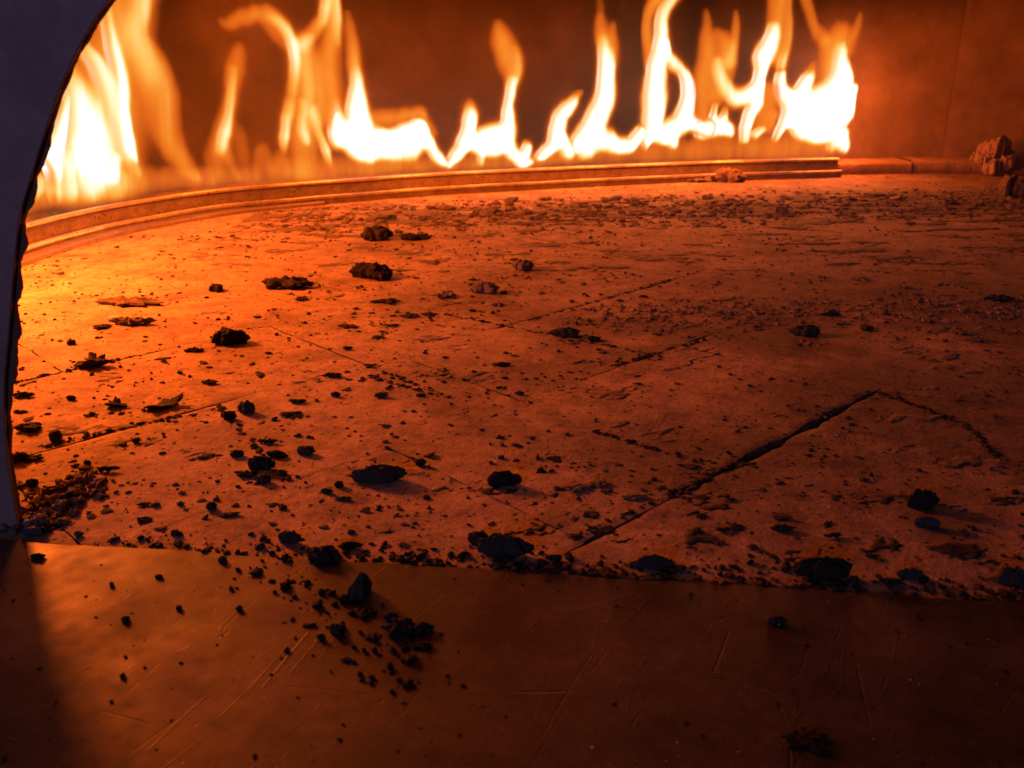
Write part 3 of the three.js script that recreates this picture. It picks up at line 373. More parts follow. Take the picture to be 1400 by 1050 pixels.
function makeFlame({ label, strokes }, index) {
  let s0 = 9, s1 = -9, h1 = 0; const h0 = 0.026;
  for (const st of strokes) for (const [s, h, r] of st.nodes) { s0 = Math.min(s0, s - r); s1 = Math.max(s1, s + r); h1 = Math.max(h1, h + r); }
  h1 = Math.min(h1, 0.46);
  const step = 0.002, nu = Math.ceil((s1 - s0) / step), nv = Math.ceil((h1 - h0) / step), D = new Float32Array((nu + 1) * (nv + 1)), Z = new Float32Array(D.length), W = new Float32Array(D.length);
  for (const { depth, nodes } of strokes) {
    const soft = nodes.map((n) => [...n]);
    // refine the stroke with a smooth curve through its nodes
    const fine = []; for (let i = 0; i < soft.length - 1; i++) { const p0 = soft[Math.max(i - 1, 0)], p1 = soft[i], p2 = soft[i + 1], p3 = soft[Math.min(i + 2, soft.length - 1)]; for (let k = 0; k < 5; k++) { const t = k / 5, t2 = t * t, t3 = t2 * t; fine.push([0, 1].map((j) => 0.5 * (2 * p1[j] + (p2[j] - p0[j]) * t + (2 * p0[j] - 5 * p1[j] + 4 * p2[j] - p3[j]) * t2 + (3 * p1[j] - p0[j] - 3 * p2[j] + p3[j]) * t3)).concat(mix(p1[2], p2[2], t), mix(p1[3], p2[3], t))); } } fine.push(soft[soft.length - 1]);
    const best = new Map();
    for (let i = 0; i < fine.length - 1; i++) {
      const a = fine[i], b = fine[i + 1], r = Math.max(a[2], b[2]) * 1.15, dx = b[0] - a[0], dy = b[1] - a[1], ll = dx * dx + dy * dy + 1e-12;
      const i0 = Math.max(0, Math.floor((Math.min(a[0], b[0]) - r - s0) / step)), i1 = Math.min(nu, Math.ceil((Math.max(a[0], b[0]) + r - s0) / step)), j0 = Math.max(0, Math.floor((Math.min(a[1], b[1]) - r - h0) / step)), j1 = Math.min(nv, Math.ceil((Math.max(a[1], b[1]) + r - h0) / step));
      for (let j = j0; j <= j1; j++) for (let q = i0; q <= i1; q++) {
        let s = s0 + q * step, h = h0 + j * step;
        s += 0.0022 * noise(s * 24, h * 12 + index, 3) + 0.0009 * noise(s * 90, h * 34, 8); h += 0.003 * noise(s * 40, h * 12, 12);
        const t = clamp(((s - a[0]) * dx + (h - a[1]) * dy) / ll), ex = s - a[0] - dx * t, ey = h - a[1] - dy * t, rr = mix(a[2], b[2], t) * 1.12, u = (ex * ex + ey * ey) / (rr * rr);
        if (u < 1) { const d = mix(a[3], b[3], t) * (1 - u) ** 1.5, k = j * (nu + 1) + q; if (d > (best.get(k) ?? 0)) best.set(k, d); }
      }
    }
    for (const [k, d] of best) { D[k] += d; Z[k] += d * depth; W[k] += d; }
  }
  // the burning gas spreads: a soft veil round each stroke, then a light smoothing
  const row = nu + 1, blur = (A, n, passes) => { let B = A; for (let p = 0; p < passes; p++) for (const [dir, cnt] of [[1, nu], [row, nv]]) { const O = new Float32Array(A.length); for (let k = 0; k < A.length; k++) { const x = dir === 1 ? k % row : Math.floor(k / row), lo = Math.max(0, x - n), hi = Math.min(cnt, x + n); let s = 0; for (let i = lo; i <= hi; i++) s += B[k + (i - x) * dir]; O[k] = s / (2 * n + 1); } B = O; } return B; };
  const capped = D.map((d) => Math.min(d, 1.8)), veil = blur(capped, 3, 2), soft1 = blur(D, 1, 1), zs = blur(Z, 3, 2), ws = blur(W, 3, 2);
  for (let k = 0; k < D.length; k++) { D[k] = 0.92 * soft1[k] + 0.22 * veil[k]; Z[k] = zs[k]; W[k] = ws[k]; }
  const pos = [], col = [], ix = [], id = new Int32Array(D.length).fill(-1), mid = (s0 + s1) / 2, base = fireLine.at(mid), used = [];
  for (let j = 0; j < nv; j++) for (let q = 0; q < nu; q++) { const k = j * (nu + 1) + q; if (D[k] + D[k + 1] + D[k + nu + 1] + D[k + nu + 2] > 0.004) for (const m of [k, k + 1, k + nu + 1, k + nu + 2]) if (id[m] < 0) { id[m] = used.length; used.push(m); } }
  for (const side of [1, -1]) for (const k of used) {
    const q = k % (nu + 1), j = (k - q) / (nu + 1), s = s0 + q * step, h = h0 + j * step;
    let d = D[k]; const up = h - 0.033;
    d *= 1 + 0.16 * noise(s * 110, h * 9, 5) * smooth(0.10, 0.0, up) + 0.16 * noise(s * 40, h * 7, 9) + 0.05 * noise(s * 80, h * 8, 19);      // streaks rising from the ports
    d = Math.max(0, d * smooth(-0.010, 0.006, up));
    const off = (W[k] > 0 ? Z[k] / W[k] : 0) + 0.008 * noise(s * 9, h * 6, 1.5 + index) * smooth(0, 0.1, up), thick = 0.0004 + 0.011 * Math.sqrt(Math.min(d, 3) / 3);
    const c = fireLine.at(s, off - side * thick), [r, g, b] = heat(d);
    const cool = smooth(0.045, 0.0, up) * smooth(0.9, 0.1, d) * 0.35;        // thin bluish gas just above the ports
    pos.push(c.x - base.x, h, c.z - base.z); col.push(mix(r, 0.5, cool), mix(g, 0.11, cool), mix(b, 0.05, cool), 1 - Math.exp(-1.25 * d * (1 - 0.3 * cool)));
  }
  const n = used.length;
  for (let j = 0; j < nv; j++) for (let q = 0; q < nu; q++) {
    const k = j * (nu + 1) + q, a = id[k], b = id[k + 1], c = id[k + nu + 1], d = id[k + nu + 2];
    if (a < 0 || b < 0 || c < 0 || d < 0 || D[k] + D[k + 1] + D[k + nu + 1] + D[k + nu + 2] <= 0.004) continue;
    ix.push(a, b, c, b, d, c, a + n, c + n, b + n, b + n, c + n, d + n);
  }
  const g = new THREE.BufferGeometry();
  g.setAttribute('position', new THREE.Float32BufferAttribute(pos, 3)); g.setAttribute('color', new THREE.Float32BufferAttribute(col, 4)); g.setIndex(ix); g.computeVertexNormals();
  const o = new THREE.Mesh(g, flameMaterial); o.name = numbered('flame'); o.position.set(base.x, 0, base.z); scene.add(o);
  tag(o, label, 'flame', 'flames of the gas burner');
  return o;
}
const flames = FLAMES.map(makeFlame);
// the light that the flames give, a lamp just in front of the burning sheet of each: [flame, x, y, z, strength]
const LAMPS = [[0, -0.52, 0.20, -0.83, 1.75], [0, -0.46, 0.20, -1.10, 0.35], [1, -0.40, 0.11, -1.31, 0.06], [2, -0.26, 0.11, -1.385, 0.12], [3, -0.13, 0.08, -1.45, 0.10], [4, -0.03, 0.08, -1.49, 0.08], [5, 0.07, 0.08, -1.53, 0.06], [6, 0.16, 0.09, -1.56, 0.12], [7, 0.27, 0.09, -1.60, 0.14], [8, 0.40, 0.09, -1.635, 0.13], [9, 0.60, 0.12, -1.705, 0.24]];
for (const [i, x, y, z, strength] of LAMPS) {
  const f = flames[i], l = new THREE.PointLight(fireColor, strength * FIRE); l.name = 'flame_light';
  l.position.set(x - f.position.x, y, z - f.position.z); l.castShadow = true; l.shadow.radius = 2.2; f.add(l);
}

// ---------------------------------------------------------------- charcoal and ash
// x, z, width, depth, height in metres, kind of shape, label, group of look-alikes
const DEBRIS = [
  [-.221, -.698, .0311, .0175, .0136, 'mound', 'dome shaped black charcoal lump standing alone on the bright left floor'],
  [-.218, -.8788, .0538, .0294, .0129, 'flake', 'long ragged charcoal slab on the left floor below the dense crumb band'],
  [-.347, -.8157, .0656, .0268, .0085, 'flat', 'broad flat brown flake scatter on the brightest part of the left floor'],
  [-.319, -.7491, .0424, .0127, .0087, 'flake', 'lumpy dark flake just in front of the broad flat brown flake scatter'],
  [-.34, -.7404, .0172, .0134, .0041, 'flake', 'small dark flake touching the left end of the lumpy dark flake'],
  [-.307, -.6429, .0303, .0173, .0091, 'curl', 'curled charcoal sheet on the left floor beside the upper left floor joint'],
  [-.257, -.5631, .0154, .0128, .0046, 'curl', 'little boat shaped charcoal piece with one raised end on the left floor'],
  [-.226, -.5602, .023, .023, .0069, 'curl', 'charcoal piece with an upright splinter near the end of the lower left joint'],
  [-.17, -.5506, .0121, .0091, .0089, 'chunk', 'squarer chunk of the close charcoal pair on the left middle floor'],
  [-.178, -.5404, .0106, .0061, .0061, 'chunk', 'lower chunk of the close charcoal pair on the left middle floor'],
  [-.295, -.5219, .0165, .0123, .005, 'shard', 'smooth wedge shaped charcoal shard close beside the steel jamb'],
  [-.272, -.5081, .0087, .0077, .0065, 'chunk', 'round charcoal nugget just above the end of the lower left joint'],
  [-.139, -.467, .0168, .0076, .0088, 'chunk', 'largest black chunk of the cluster on the left middle floor'],
  [-.134, -.4834, .0138, .0061, .0041, 'shard', 'slanting splinter above the largest chunk of the cluster'],
  [-.118, -.4863, .0107, .0058, .0064, 'chunk', 'pointed charcoal lump standing right of the cluster of chunks'],
  [-.157, -.4839, .0087, .0049, .0044, 'mound', 'oval lump upper left of the cluster of chunks'],
  [-.146, -.4581, .0133, .0078, .0032, 'flake', 'flake at the lower left of the cluster of chunks'],
  [-.134, -.4496, .0102, .0066, .0051, 'mound', 'lump at the bottom of the cluster of chunks'],
  [-.143, -.9212, .0463, .0305, .018, 'mound', 'big black double lump on the floor behind the middle joints'],
  [-.131, -.9114, .0222, .0186, .011, 'mound', 'low lump pressed against the big black double lump'],
  [-.163, -1.1187, .0377, .0393, .0188, 'mound', 'black rounded lump in the far crumb band at the upper middle'],
  [-.116, -1.1145, .043, .0187, .009, 'flake', 'flat dark flake right of the black rounded lump in the far band'],
  [-.026, -.8588, .0291, .0195, .0123, 'mound', 'brown rounded lump in front of the far crumb band near the middle'],
  [.011, -.9555, .0245, .0213, .012, 'mound', 'brown lump standing farther back than its neighbours near the middle'],
  [-.063, -.8457, .0247, .0193, .0059, 'flake', 'brown flake left of the brown rounded lump'],
  [-.014, -.8128, .0132, .0145, .0032, 'flake', 'small flake in front of the brown rounded lump'],
  [.042, -.7169, .0259, .0123, .0078, 'shard', 'charcoal splinter with a glowing lit edge at a tile corner'],
  [.065, -.7067, .0123, .0094, .0037, 'shard', 'small splinter right of the charcoal splinter with the lit edge'],
  [-.008, -.6439, .0155, .0072, .0037, 'flake', 'thin dark flake alone on the tile between the middle joints'],
  [-.073, -.4521, .0342, .0103, .0103, 'shard', 'longest charcoal slab lying flat on the middle floor'],
  [-.004, -.447, .0192, .0075, .009, 'mound', 'smooth oval charcoal lump right of the longest charcoal slab'],
  [-.051, -.4724, .0066, .0036, .0041, 'chunk', 'small chunk behind the gap between the longest slab and the oval lump'],
  [.237, -.72, .026, .0125, .0093, 'mound', 'blackest lump on the dim right floor beyond the wide joint'],
  [.277, -.7771, .0201, .0077, .0048, 'flake', 'thin flake behind the blackest lump on the dim right floor'],
  [.294, -.7369, .0136, .0148, .0033, 'flake', 'small flake right of the blackest lump on the dim right floor'],
  [.446, -.8269, .0318, .0123, .0076, 'flake', 'dark flake near the right edge of the far floor'],
  [.208, -.4224, .0163, .0084, .0108, 'chunk', 'dull charcoal lump on the dark right floor below the bent joint'],
  [.202, -.4008, .0126, .0045, .0061, 'chunk', 'bluish charcoal chunk with pale specks on the dark right floor'],
  [-.105, -.3868, .0115, .0046, .0063, 'chunk', 'black chunk sitting across the edge of the metal plate'],
  [-.085, -.3691, .0165, .0104, .0082, 'mound', 'round black lump on the metal plate just past its far edge'],
  [-.075, -.3805, .0126, .0038, .0037, 'shard', 'thin splinter touching the round black lump on the metal plate'],
  [-.065, -.3395, .0103, .0113, .0133, 'stand', 'upright charcoal shard with an orange lit face on the metal plate'],
  [-.06, -.3254, .0106, .0084, .0025, 'flake', 'ragged flake below the upright charcoal shard'],
  [-.042, -.315, .0217, .0126, .0052, 'flake', 'largest ragged flake in the crumb trail on the metal plate'],
  [-.07, -.3134, .0061, .0034, .0046, 'chunk', 'square chunk left of the largest flake in the crumb trail'],
  [-.075, -.3087, .004, .0018, .003, 'chunk', 'lower of two small chunks at the left of the crumb trail'],
  [-.082, -.3173, .0047, .0031, .0012, 'flake', 'thin upper flake at the left of the crumb trail'],
  [-.063, -.2951, .0053, .0027, .0013, 'flake', 'isolated flake at the lower end of the crumb trail'],
  [-.049, -.3206, .0062, .004, .0046, 'chunk', 'chunk wedged at the upper left of the largest flake in the trail'],
  [-.035, -.3039, .0101, .0047, .0024, 'flake', 'flake trailing off the lower end of the largest flake in the trail'],
  [-.003, -.3746, .0272, .0089, .0128, 'mound', 'broad black charcoal heap at the near end of the wide joint'],
  [-.016, -.3839, .0104, .0072, .0078, 'chunk', 'blocky lump at the left of the broad black charcoal heap'],
  [.019, -.369, .0081, .0024, .0036, 'chunk', 'little lump where the wide joint meets the metal plate'],
  [.064, -.3634, .0202, .0061, .0078, 'stand', 'low pointed charcoal peak on the edge of the metal plate'],
  [.137, -.3551, .0262, .0079, .0117, 'mound', 'smooth hump shaped charcoal on the plate edge at the right'],
  [.165, -.3498, .0126, .0045, .003, 'flake', 'flat dark flake right of the hump shaped charcoal'],
  [.175, -.3545, .0121, .0037, .0057, 'chunk', 'bluish grey chunk with pale crust on the plate edge at the right'],
  [.099, -.2512, .0174, .0129, .0023, 'flat', 'large black spot of soot near the lower right corner'],
  [.107, -.3192, .0082, .0031, .0041, 'mound', 'small black mound in the middle of the dark right plate'],
  [.217, -.3498, .0132, .0096, .0099, 'chunk', 'dark lump at the right edge beside the end of the plate edge'],
  [-.227, -.4285, .0079, .0087, .006, 'chunk', 'dark upright chunk at the top right of the rubble beside the jamb'],
  [-.228, -.4163, .0074, .0058, .0056, 'chunk', 'pale grey block in the rubble beside the jamb'],
  [-.231, -.3999, .0088, .0097, .0066, 'chunk', 'tall grey lump leaning on the foot of the jamb'],
  [-.222, -.4047, .0104, .0093, .0025, 'flake', 'brown slab with a lit rim in the front of the rubble'],
  [-.228, -.3926, .0119, .0039, .0053, 'chunk', 'bluish grey lump at the front of the rubble by the plate edge'],
  [-.271, -.479, .0121, .01, .0029, 'flake', 'dark flake at the back of the rubble beside the jamb'],
  [-.278, -.4767, .0084, .0092, .0063, 'chunk', 'rounded chunk touching the jamb at the back of the rubble'],
  [-.255, -.4448, .007, .0044, .0053, 'chunk', 'square dark chunk in the middle of the rubble beside the jamb'],
  [-.261, -.4455, .0079, .0062, .0019, 'flake', 'low dark flake between the jamb and the square dark chunk'],
  [-.207, -.3918, .0047, .0021, .0028, 'chunk', 'small bluish pebble of ash beside the rubble on the plate edge'],
  [.88, -1.7394, .0942, .1036, .0634, 'stand', 'rough grey ash heap in the far right corner by the wall'],
  [.788, -1.4769, .0474, .0522, .0356, 'chunk', 'dark clod at the foot of the ash heap in the far right corner'],
  [.376, -1.6385, .058, .0638, .0263, 'mound', 'rough pale clod lying against the front of the burner'],
  [.32, -1.6321, .0576, .0453, .0138, 'flake', 'flat clod left of the rough pale clod at the burner'],
  [-.21, -.6052, .0128, .0081, .0031, 'flake', 'low flake above the close charcoal pair on the left middle floor', 'small flakes on the left half of the brick floor'],
  [-.283, -.8643, .0132, .0131, .0082, 'chunk', 'small round lump left of the long ragged charcoal slab', 'small flakes on the left half of the brick floor'],
  [-.194, -.8331, .0138, .0152, .0033, 'flake', 'small flake just below the right end of the long ragged slab', 'small flakes on the left half of the brick floor'],
  [-.346, -.6955, .0076, .0062, .0048, 'chunk', 'tiny lump between the two broad far left flakes and the curled sheet', 'small flakes on the left half of the brick floor'],
  [-.244, -.6767, .0166, .0067, .004, 'flake', 'thin flake to the lower left of the dome shaped lump', 'small flakes on the left half of the brick floor'],
  [-.141, -.5681, .0128, .0053, .0031, 'flake', 'thin flake upper right of the close charcoal pair', 'small flakes on the left half of the brick floor'],
  [-.143, -.5463, .0105, .0058, .0025, 'flake', 'thin flake lower right of the close charcoal pair', 'small flakes on the left half of the brick floor'],
  [-.128, -.6199, .0147, .0072, .0035, 'flake', 'dark flake near the upper end of the middle left crumb joint', 'small flakes on the left half of the brick floor'],
  [-.118, -.5797, .007, .0041, .0038, 'chunk', 'tiny lump below the dark flake at the middle left crumb joint', 'small flakes on the left half of the brick floor'],
  [-.222, -.503, .0047, .0026, .0028, 'chunk', 'tiny lump just below the lower left joint', 'small flakes on the left half of the brick floor'],
  [-.188, -.4235, .0073, .0038, .0017, 'flake', 'thin flake alone on the pale brick above the left plate edge', 'small flakes on the left half of the brick floor'],
  [-.152, -.4198, .0055, .0046, .0041, 'chunk', 'small upright crumb alone on the brick above the left plate edge', 'small flakes on the left half of the brick floor'],
  [-.176, -.4802, .0061, .003, .0015, 'flake', 'sliver left of the cluster of chunks on the left middle floor', 'small flakes on the left half of the brick floor'],
  [-.292, -.5735, .0075, .0039, .0036, 'chunk', 'tiny crumb left of the boat shaped charcoal piece', 'small flakes on the left half of the brick floor'],
  [-.326, -.5786, .0165, .0066, .004, 'flake', 'flat flake beside the jamb under the upper left joint', 'small flakes on the left half of the brick floor'],
  [-.314, -.5506, .0106, .0041, .0025, 'flake', 'thin flake beside the jamb just above the wedge shaped shard', 'small flakes on the left half of the brick floor'],
  [-.223, -.4637, .0141, .0042, .0034, 'flake', 'row shaped flake upper right of the rubble beside the jamb', 'small flakes on the left half of the brick floor'],
  [-.237, -.4713, .005, .0031, .0036, 'chunk', 'tiny lump left of the row shaped flake above the rubble', 'small flakes on the left half of the brick floor'],
  [-.216, -.7078, .0073, .0045, .0034, 'chunk', 'tiny crumb touching the right side of the dome shaped lump', 'small flakes on the left half of the brick floor'],
  [-.144, -.5026, .0134, .004, .0031, 'flake', 'flat pale edged flake above the cluster of chunks', 'small flakes on the left half of the brick floor'],
  [-.115, -.8223, .0302, .0182, .0039, 'flat', 'flat flake in front of the big black double lump', 'flakes strung across the far middle floor'],
  [-.089, -.775, .0191, .0124, .0025, 'flat', 'left half of the flat flake pair on the far middle floor', 'flakes strung across the far middle floor'],
  [-.072, -.7795, .0153, .0138, .002, 'flat', 'right half of the flat flake pair on the far middle floor', 'flakes strung across the far middle floor'],
  [-.137, -.7434, .0197, .0134, .0026, 'flat', 'flat flake farthest left in the string across the far middle floor', 'flakes strung across the far middle floor'],
  [-.101, -.7464, .0148, .0085, .0019, 'flat', 'thin flake just below the flat flake pair', 'flakes strung across the far middle floor'],
  [-.108, -.713, .0118, .0125, .0015, 'flat', 'flat flake nearest the camera in the far middle string', 'flakes strung across the far middle floor'],
  [-.086, -.9864, .0191, .021, .0025, 'flat', 'flat flake between the double lump and the standing brown lump', 'flakes strung across the far middle floor'],
  [-.087, -.5786, .0098, .0041, .0038, 'chunk', 'small crumb between the left joint crumbs and the thin upper flakes', 'single crumbs on the middle bricks'],
  [-.061, -.58, .0069, .0026, .0024, 'chunk', 'tiny crumb beside the lower end of the middle left crumb joint', 'single crumbs on the middle bricks'],
  [-.005, -.6149, .0051, .0023, .002, 'chunk', 'tiny crumb just below the thin dark flake alone on its tile', 'single crumbs on the middle bricks'],
  [.005, -.5832, .0069, .0031, .0028, 'chunk', 'small crumb below and right of the thin dark flake', 'single crumbs on the middle bricks'],
  [-.092, -.4443, .0056, .0033, .004, 'chunk', 'small lump left of the longest charcoal slab', 'single crumbs on the middle bricks'],
  [-.097, -.437, .0071, .0026, .0032, 'chunk', 'small lump lower left of the longest charcoal slab', 'single crumbs on the middle bricks'],
  [-.087, -.4297, .01, .0043, .0024, 'flake', 'ragged flake below the left end of the longest slab', 'single crumbs on the middle bricks'],
  [-.127, -.6834, .008, .0035, .0027, 'chunk', 'tiny crumb above the dark flake at the middle left crumb joint', 'single crumbs on the middle bricks'],
  [-.173, -.3472, .0028, .0029, .0021, 'chunk', 'tiny crumb on the metal plate nearest its bright upper left part', 'tiny crumbs apart on the left part of the metal plate'],
  [-.157, -.3211, .0033, .0027, .0025, 'chunk', 'round crumb on the left plate below the nearest bright crumb', 'tiny crumbs apart on the left part of the metal plate'],
  [-.138, -.3292, .003, .003, .0022, 'chunk', 'crumb in the middle of the bright left plate area', 'tiny crumbs apart on the left part of the metal plate'],
  [-.113, -.3289, .0029, .0024, .0022, 'chunk', 'crumb on the plate just left of the crumb trail', 'tiny crumbs apart on the left part of the metal plate'],
  [-.155, -.3536, .0035, .0015, .0022, 'chunk', 'flat crumb on the plate between two round left crumbs', 'tiny crumbs apart on the left part of the metal plate'],
  [-.144, -.2857, .0024, .0018, .0018, 'chunk', 'lowest crumb on the left part of the metal plate', 'tiny crumbs apart on the left part of the metal plate'],
  [-.216, -.3699, .0068, .0022, .0032, 'chunk', 'dark crumb on the plate in front of the jamb rubble', 'tiny crumbs apart on the left part of the metal plate'],
  [-.131, -.3669, .0042, .0046, .0032, 'chunk', 'ragged crumb on the plate below its far edge, left of the round lump', 'tiny crumbs apart on the left part of the metal plate'],
  [.349, -.9082, .0187, .0206, .0024, 'flat', 'faint flake at the far right where a dim joint ends', 'faint flakes on the far right floor'],
  [.382, -.8794, .017, .016, .0022, 'flat', 'faint flake right of the far right flake at the dim joint', 'faint flakes on the far right floor'],
  [.367, -.7248, .0198, .0144, .0026, 'flat', 'upper of two faint flakes at the right edge of the crumb band', 'faint flakes on the far right floor'],
  [.369, -.7051, .022, .0152, .0029, 'flat', 'lower of two faint flakes at the right edge of the crumb band', 'faint flakes on the far right floor'],
  [.277, -.7546, .0144, .0141, .0019, 'flat', 'faint flake behind the small flake right of the blackest lump', 'faint flakes on the far right floor'],
  [.131, -.3979, .0149, .0047, .0036, 'flake', 'largest ragged flake on the floor behind the right half of the plate', 'ragged flakes behind the right plate edge'],
  [.094, -.4113, .0067, .0058, .0016, 'flake', 'ragged flake right of the near end of the wide joint', 'ragged flakes behind the right plate edge'],
  [.102, -.3964, .008, .0036, .0019, 'flake', 'ragged flake left of the largest ragged flake behind the plate', 'ragged flakes behind the right plate edge'],
  [.153, -.3906, .0097, .0039, .0023, 'flake', 'ragged flake right of the largest ragged flake behind the plate', 'ragged flakes behind the right plate edge'],
  [.113, -.429, .0055, .005, .0013, 'flake', 'small ragged flake farthest from the plate on the right tile', 'ragged flakes behind the right plate edge'],
  [.165, -.3725, .0073, .0037, .0017, 'flake', 'ragged flake behind the hump shaped charcoal', 'ragged flakes behind the right plate edge'],
  [.034, -.4411, .0154, .0126, .002, 'flat', 'left sooty patch between the oval lump and the wide joint', 'sooty patches right of the oval charcoal lump'],
  [.047, -.4479, .0149, .0096, .0019, 'flat', 'upper sooty patch between the oval lump and the wide joint', 'sooty patches right of the oval charcoal lump'],
  [.064, -.4309, .0153, .0073, .002, 'flat', 'sooty patch touching the wide joint', 'sooty patches right of the oval charcoal lump'],
];

function lump(seed, w, d, h, style) {
  const r = rng(seed), big = w > 0.012, g = mergeVertices((() => { const q = new THREE.IcosahedronGeometry(1, big ? 9 : 5); q.deleteAttribute('uv'); q.deleteAttribute('normal'); return q; })()), p = g.attributes.position, v = new THREE.Vector3();
  const o = seed * 3.7, k = { flat: [0.55, 0.5], flake: [0.6, 0.6], mound: [0.42, 0.55], chunk: [0.5, 0.6], curl: [0.4, 0.3], stand: [0.4, 0.45], shard: [0.34, 0.45] }[style], yaw = (r() - 0.5) * (style === 'shard' || style === 'flake' ? 0.5 : 1.2), cy = Math.cos(yaw), sy = Math.sin(yaw), lean = r() < 0.5 ? 1 : -1, box = style === 'chunk' ? 0.16 : style === 'shard' ? 0.18 : 0.05;
  for (let i = 0; i < p.count; i++) {
    v.fromBufferAttribute(p, i);
    const m = Math.max(Math.abs(v.x), Math.abs(v.y), Math.abs(v.z)), ang = Math.atan2(v.z, v.x), e = 1 + k[0] * 0.2 * noise(Math.cos(ang) * 5 + o, Math.sin(ang) * 5, 14) + k[0] * 0.9 * noise(Math.cos(ang) * 1.1 + o, Math.sin(ang) * 1.1, 4) + k[0] * 0.45 * noise(Math.cos(ang) * 3 + o, Math.sin(ang) * 3, 9), facet = mix(1, 0.8 / m, box);
    const n = fbm(v.x * 1.7 + o, v.y * 1.7, v.z * 1.7, 4), crease = 1 - Math.abs(noiseB(v.x * 2.6 + o, v.y * 2.6, v.z * 2.6));
    let x = v.x * e * facet * (1 + 0.16 * n), z = v.z * e * facet * (1 + 0.16 * n), y = v.y * facet * (1 + k[1] * 1.3 * n) - 0.16 * crease * k[1];
    const rr = Math.min(1.3, Math.hypot(x, z));
    if (style === 'curl') y = y * 0.4 + 0.9 * Math.abs(z) ** 1.6 - 0.25 + 0.35 * x * lean;
    if (style === 'stand') { const t = clamp(0.5 + y * 0.5); x = x * (1.05 - 0.6 * t) + 0.3 * lean * (t - 0.3); z *= 1.0 - 0.55 * t; }
    if (style === 'flat') y *= 0.6 + 0.8 * noise(x * 2 + o, z * 2, 3);
    if (style === 'flake') y = y * (0.65 + 0.55 * noise(x * 1.6 + o, z * 1.6, 3)) + 0.35 * noise(x * 1.3 + o, z * 1.3, 8);
    if (style === 'shard') { x *= 1.05; z *= 1 - 0.3 * x * lean; y = y * (1 - 0.25 * x * x) + 0.12 * x * lean; }
    p.setXYZ(i, x * cy - z * sy * (d / w), y, x * sy * (w / d) * 0.35 + z * cy);
  }
  g.computeBoundingBox(); const b = g.boundingBox, sx = w / (b.max.x - b.min.x), sz = d / (b.max.z - b.min.z), sY = h * 1.15 / (b.max.y - b.min.y), cx = (b.max.x + b.min.x) / 2, cz = (b.max.z + b.min.z) / 2;
  for (let i = 0; i < p.count; i++) { let y = (p.getY(i) - b.min.y) * sY - h * 0.25; if (y < -0.0004) y = -0.0004; p.setXYZ(i, (p.getX(i) - cx) * sx, y, (p.getZ(i) - cz) * sz); }
  g.computeVertexNormals();
  return g;
}
const onPlate = (x, z) => pastEdge(x, z) > 0;
function heap(seed, w, d, h) {                           // a ragged pile of clods, one on the other
  const r = rng(seed), g = []; for (let i = 0; i < 16; i++) { const t = r(), a = r() * TAU, k = 0.36 * (1 - t * 0.9), s = w * (0.2 + 0.25 * r()); const q = lump(seed * 7 + i, s, s * 0.8, s * (0.6 + 0.5 * r()), r() < 0.5 ? 'chunk' : 'mound'); q.translate(Math.cos(a) * w * k + w * 0.12 * t, h * 0.72 * t, Math.sin(a) * d * k); g.push(q); }
  return mergeGeometries(g);
}
DEBRIS.forEach(([x, z, w, d, h, style, label, group], i) => {
  const grey = /grey|bluish/.test(label) && !/heap/.test(label), brown = /brown|faint|patch|ash heap|clod/.test(label), m = /bluish/.test(label) ? blueAsh : /ash heap in/.test(label) && /^rough/.test(label) ? heapAsh : grey ? greyAsh : brown ? brownAsh : charcoal[i % 3];
  const o = mesh(/ash|clod|grey|pebble/.test(label) ? 'ash_lump' : /crumb|tiny/.test(label) && group ? 'charcoal_crumb' : 'charcoal_piece', /ash heap in/.test(label) && /^rough/.test(label) ? heap(100 + i, w, d, h) : lump(100 + i, w, d, h, style), m);
  o.position.set(x, onPlate(x, z) ? 0.0008 : 0.0002, z);
  tag(o, label, grey ? 'ash' : 'charcoal', group);
});
{ // lit edge of charcoal needs nothing of its own: it catches the fire
}
// drifts of ash and soot lying on the bricks: low uneven crusts, thickest in the far band and along the plate
function drift(name, label, x0, x1, z0, z1, cell, cover, m, thick) {
  const nu = Math.round((x1 - x0) / cell), nv = Math.round((z1 - z0) / cell), g = gridGeometry(nu, nv, (u, v) => { const x = mix(x0, x1, u), z = mix(z0, z1, v), c = cover(x, z) + 0.25 * noise(x * 120, z * 160, 5) + 0.16 * noise(x * 300, z * 300, 9), up = Math.min(1, c * 2.2); return [x, c > 0 ? 0.0002 + thick * up * (0.55 + 0.45 * noise(x * 210, z * 210, 2)) : Math.max(-0.006, c * 0.02), z, x / 0.3, z / 0.3]; });
  const ix = g.index.array, p = g.attributes.position, keep = []; for (let i = 0; i < ix.length; i += 3) if (p.getY(ix[i]) > -0.004 || p.getY(ix[i + 1]) > -0.004 || p.getY(ix[i + 2]) > -0.004) keep.push(ix[i], ix[i + 2], ix[i + 1]);
  g.setIndex(keep); g.computeVertexNormals();
  const o = mesh(name, g, m); o.userData = { label, category: 'ash', kind: 'stuff' };
}
const bandAt = (x) => -1.30 - 0.13 * clamp(x + 0.1, -0.3, 0.9);
drift('far_ash_drift', 'smeared dark ash crust in the far band before the burner', -0.36, 1.08, -1.56, -0.95, 0.005, (x, z) => 1.05 * fbm(x * 9, z * 22, 131, 4) - 0.30 + 0.42 * Math.exp(-(((z - bandAt(x)) / 0.10) ** 2)) + 0.10 * smooth(0.1, 0.6, x) - (z < -1.44 - 0.12 * x ? 0.3 : 0), brownAsh, 0.0018);
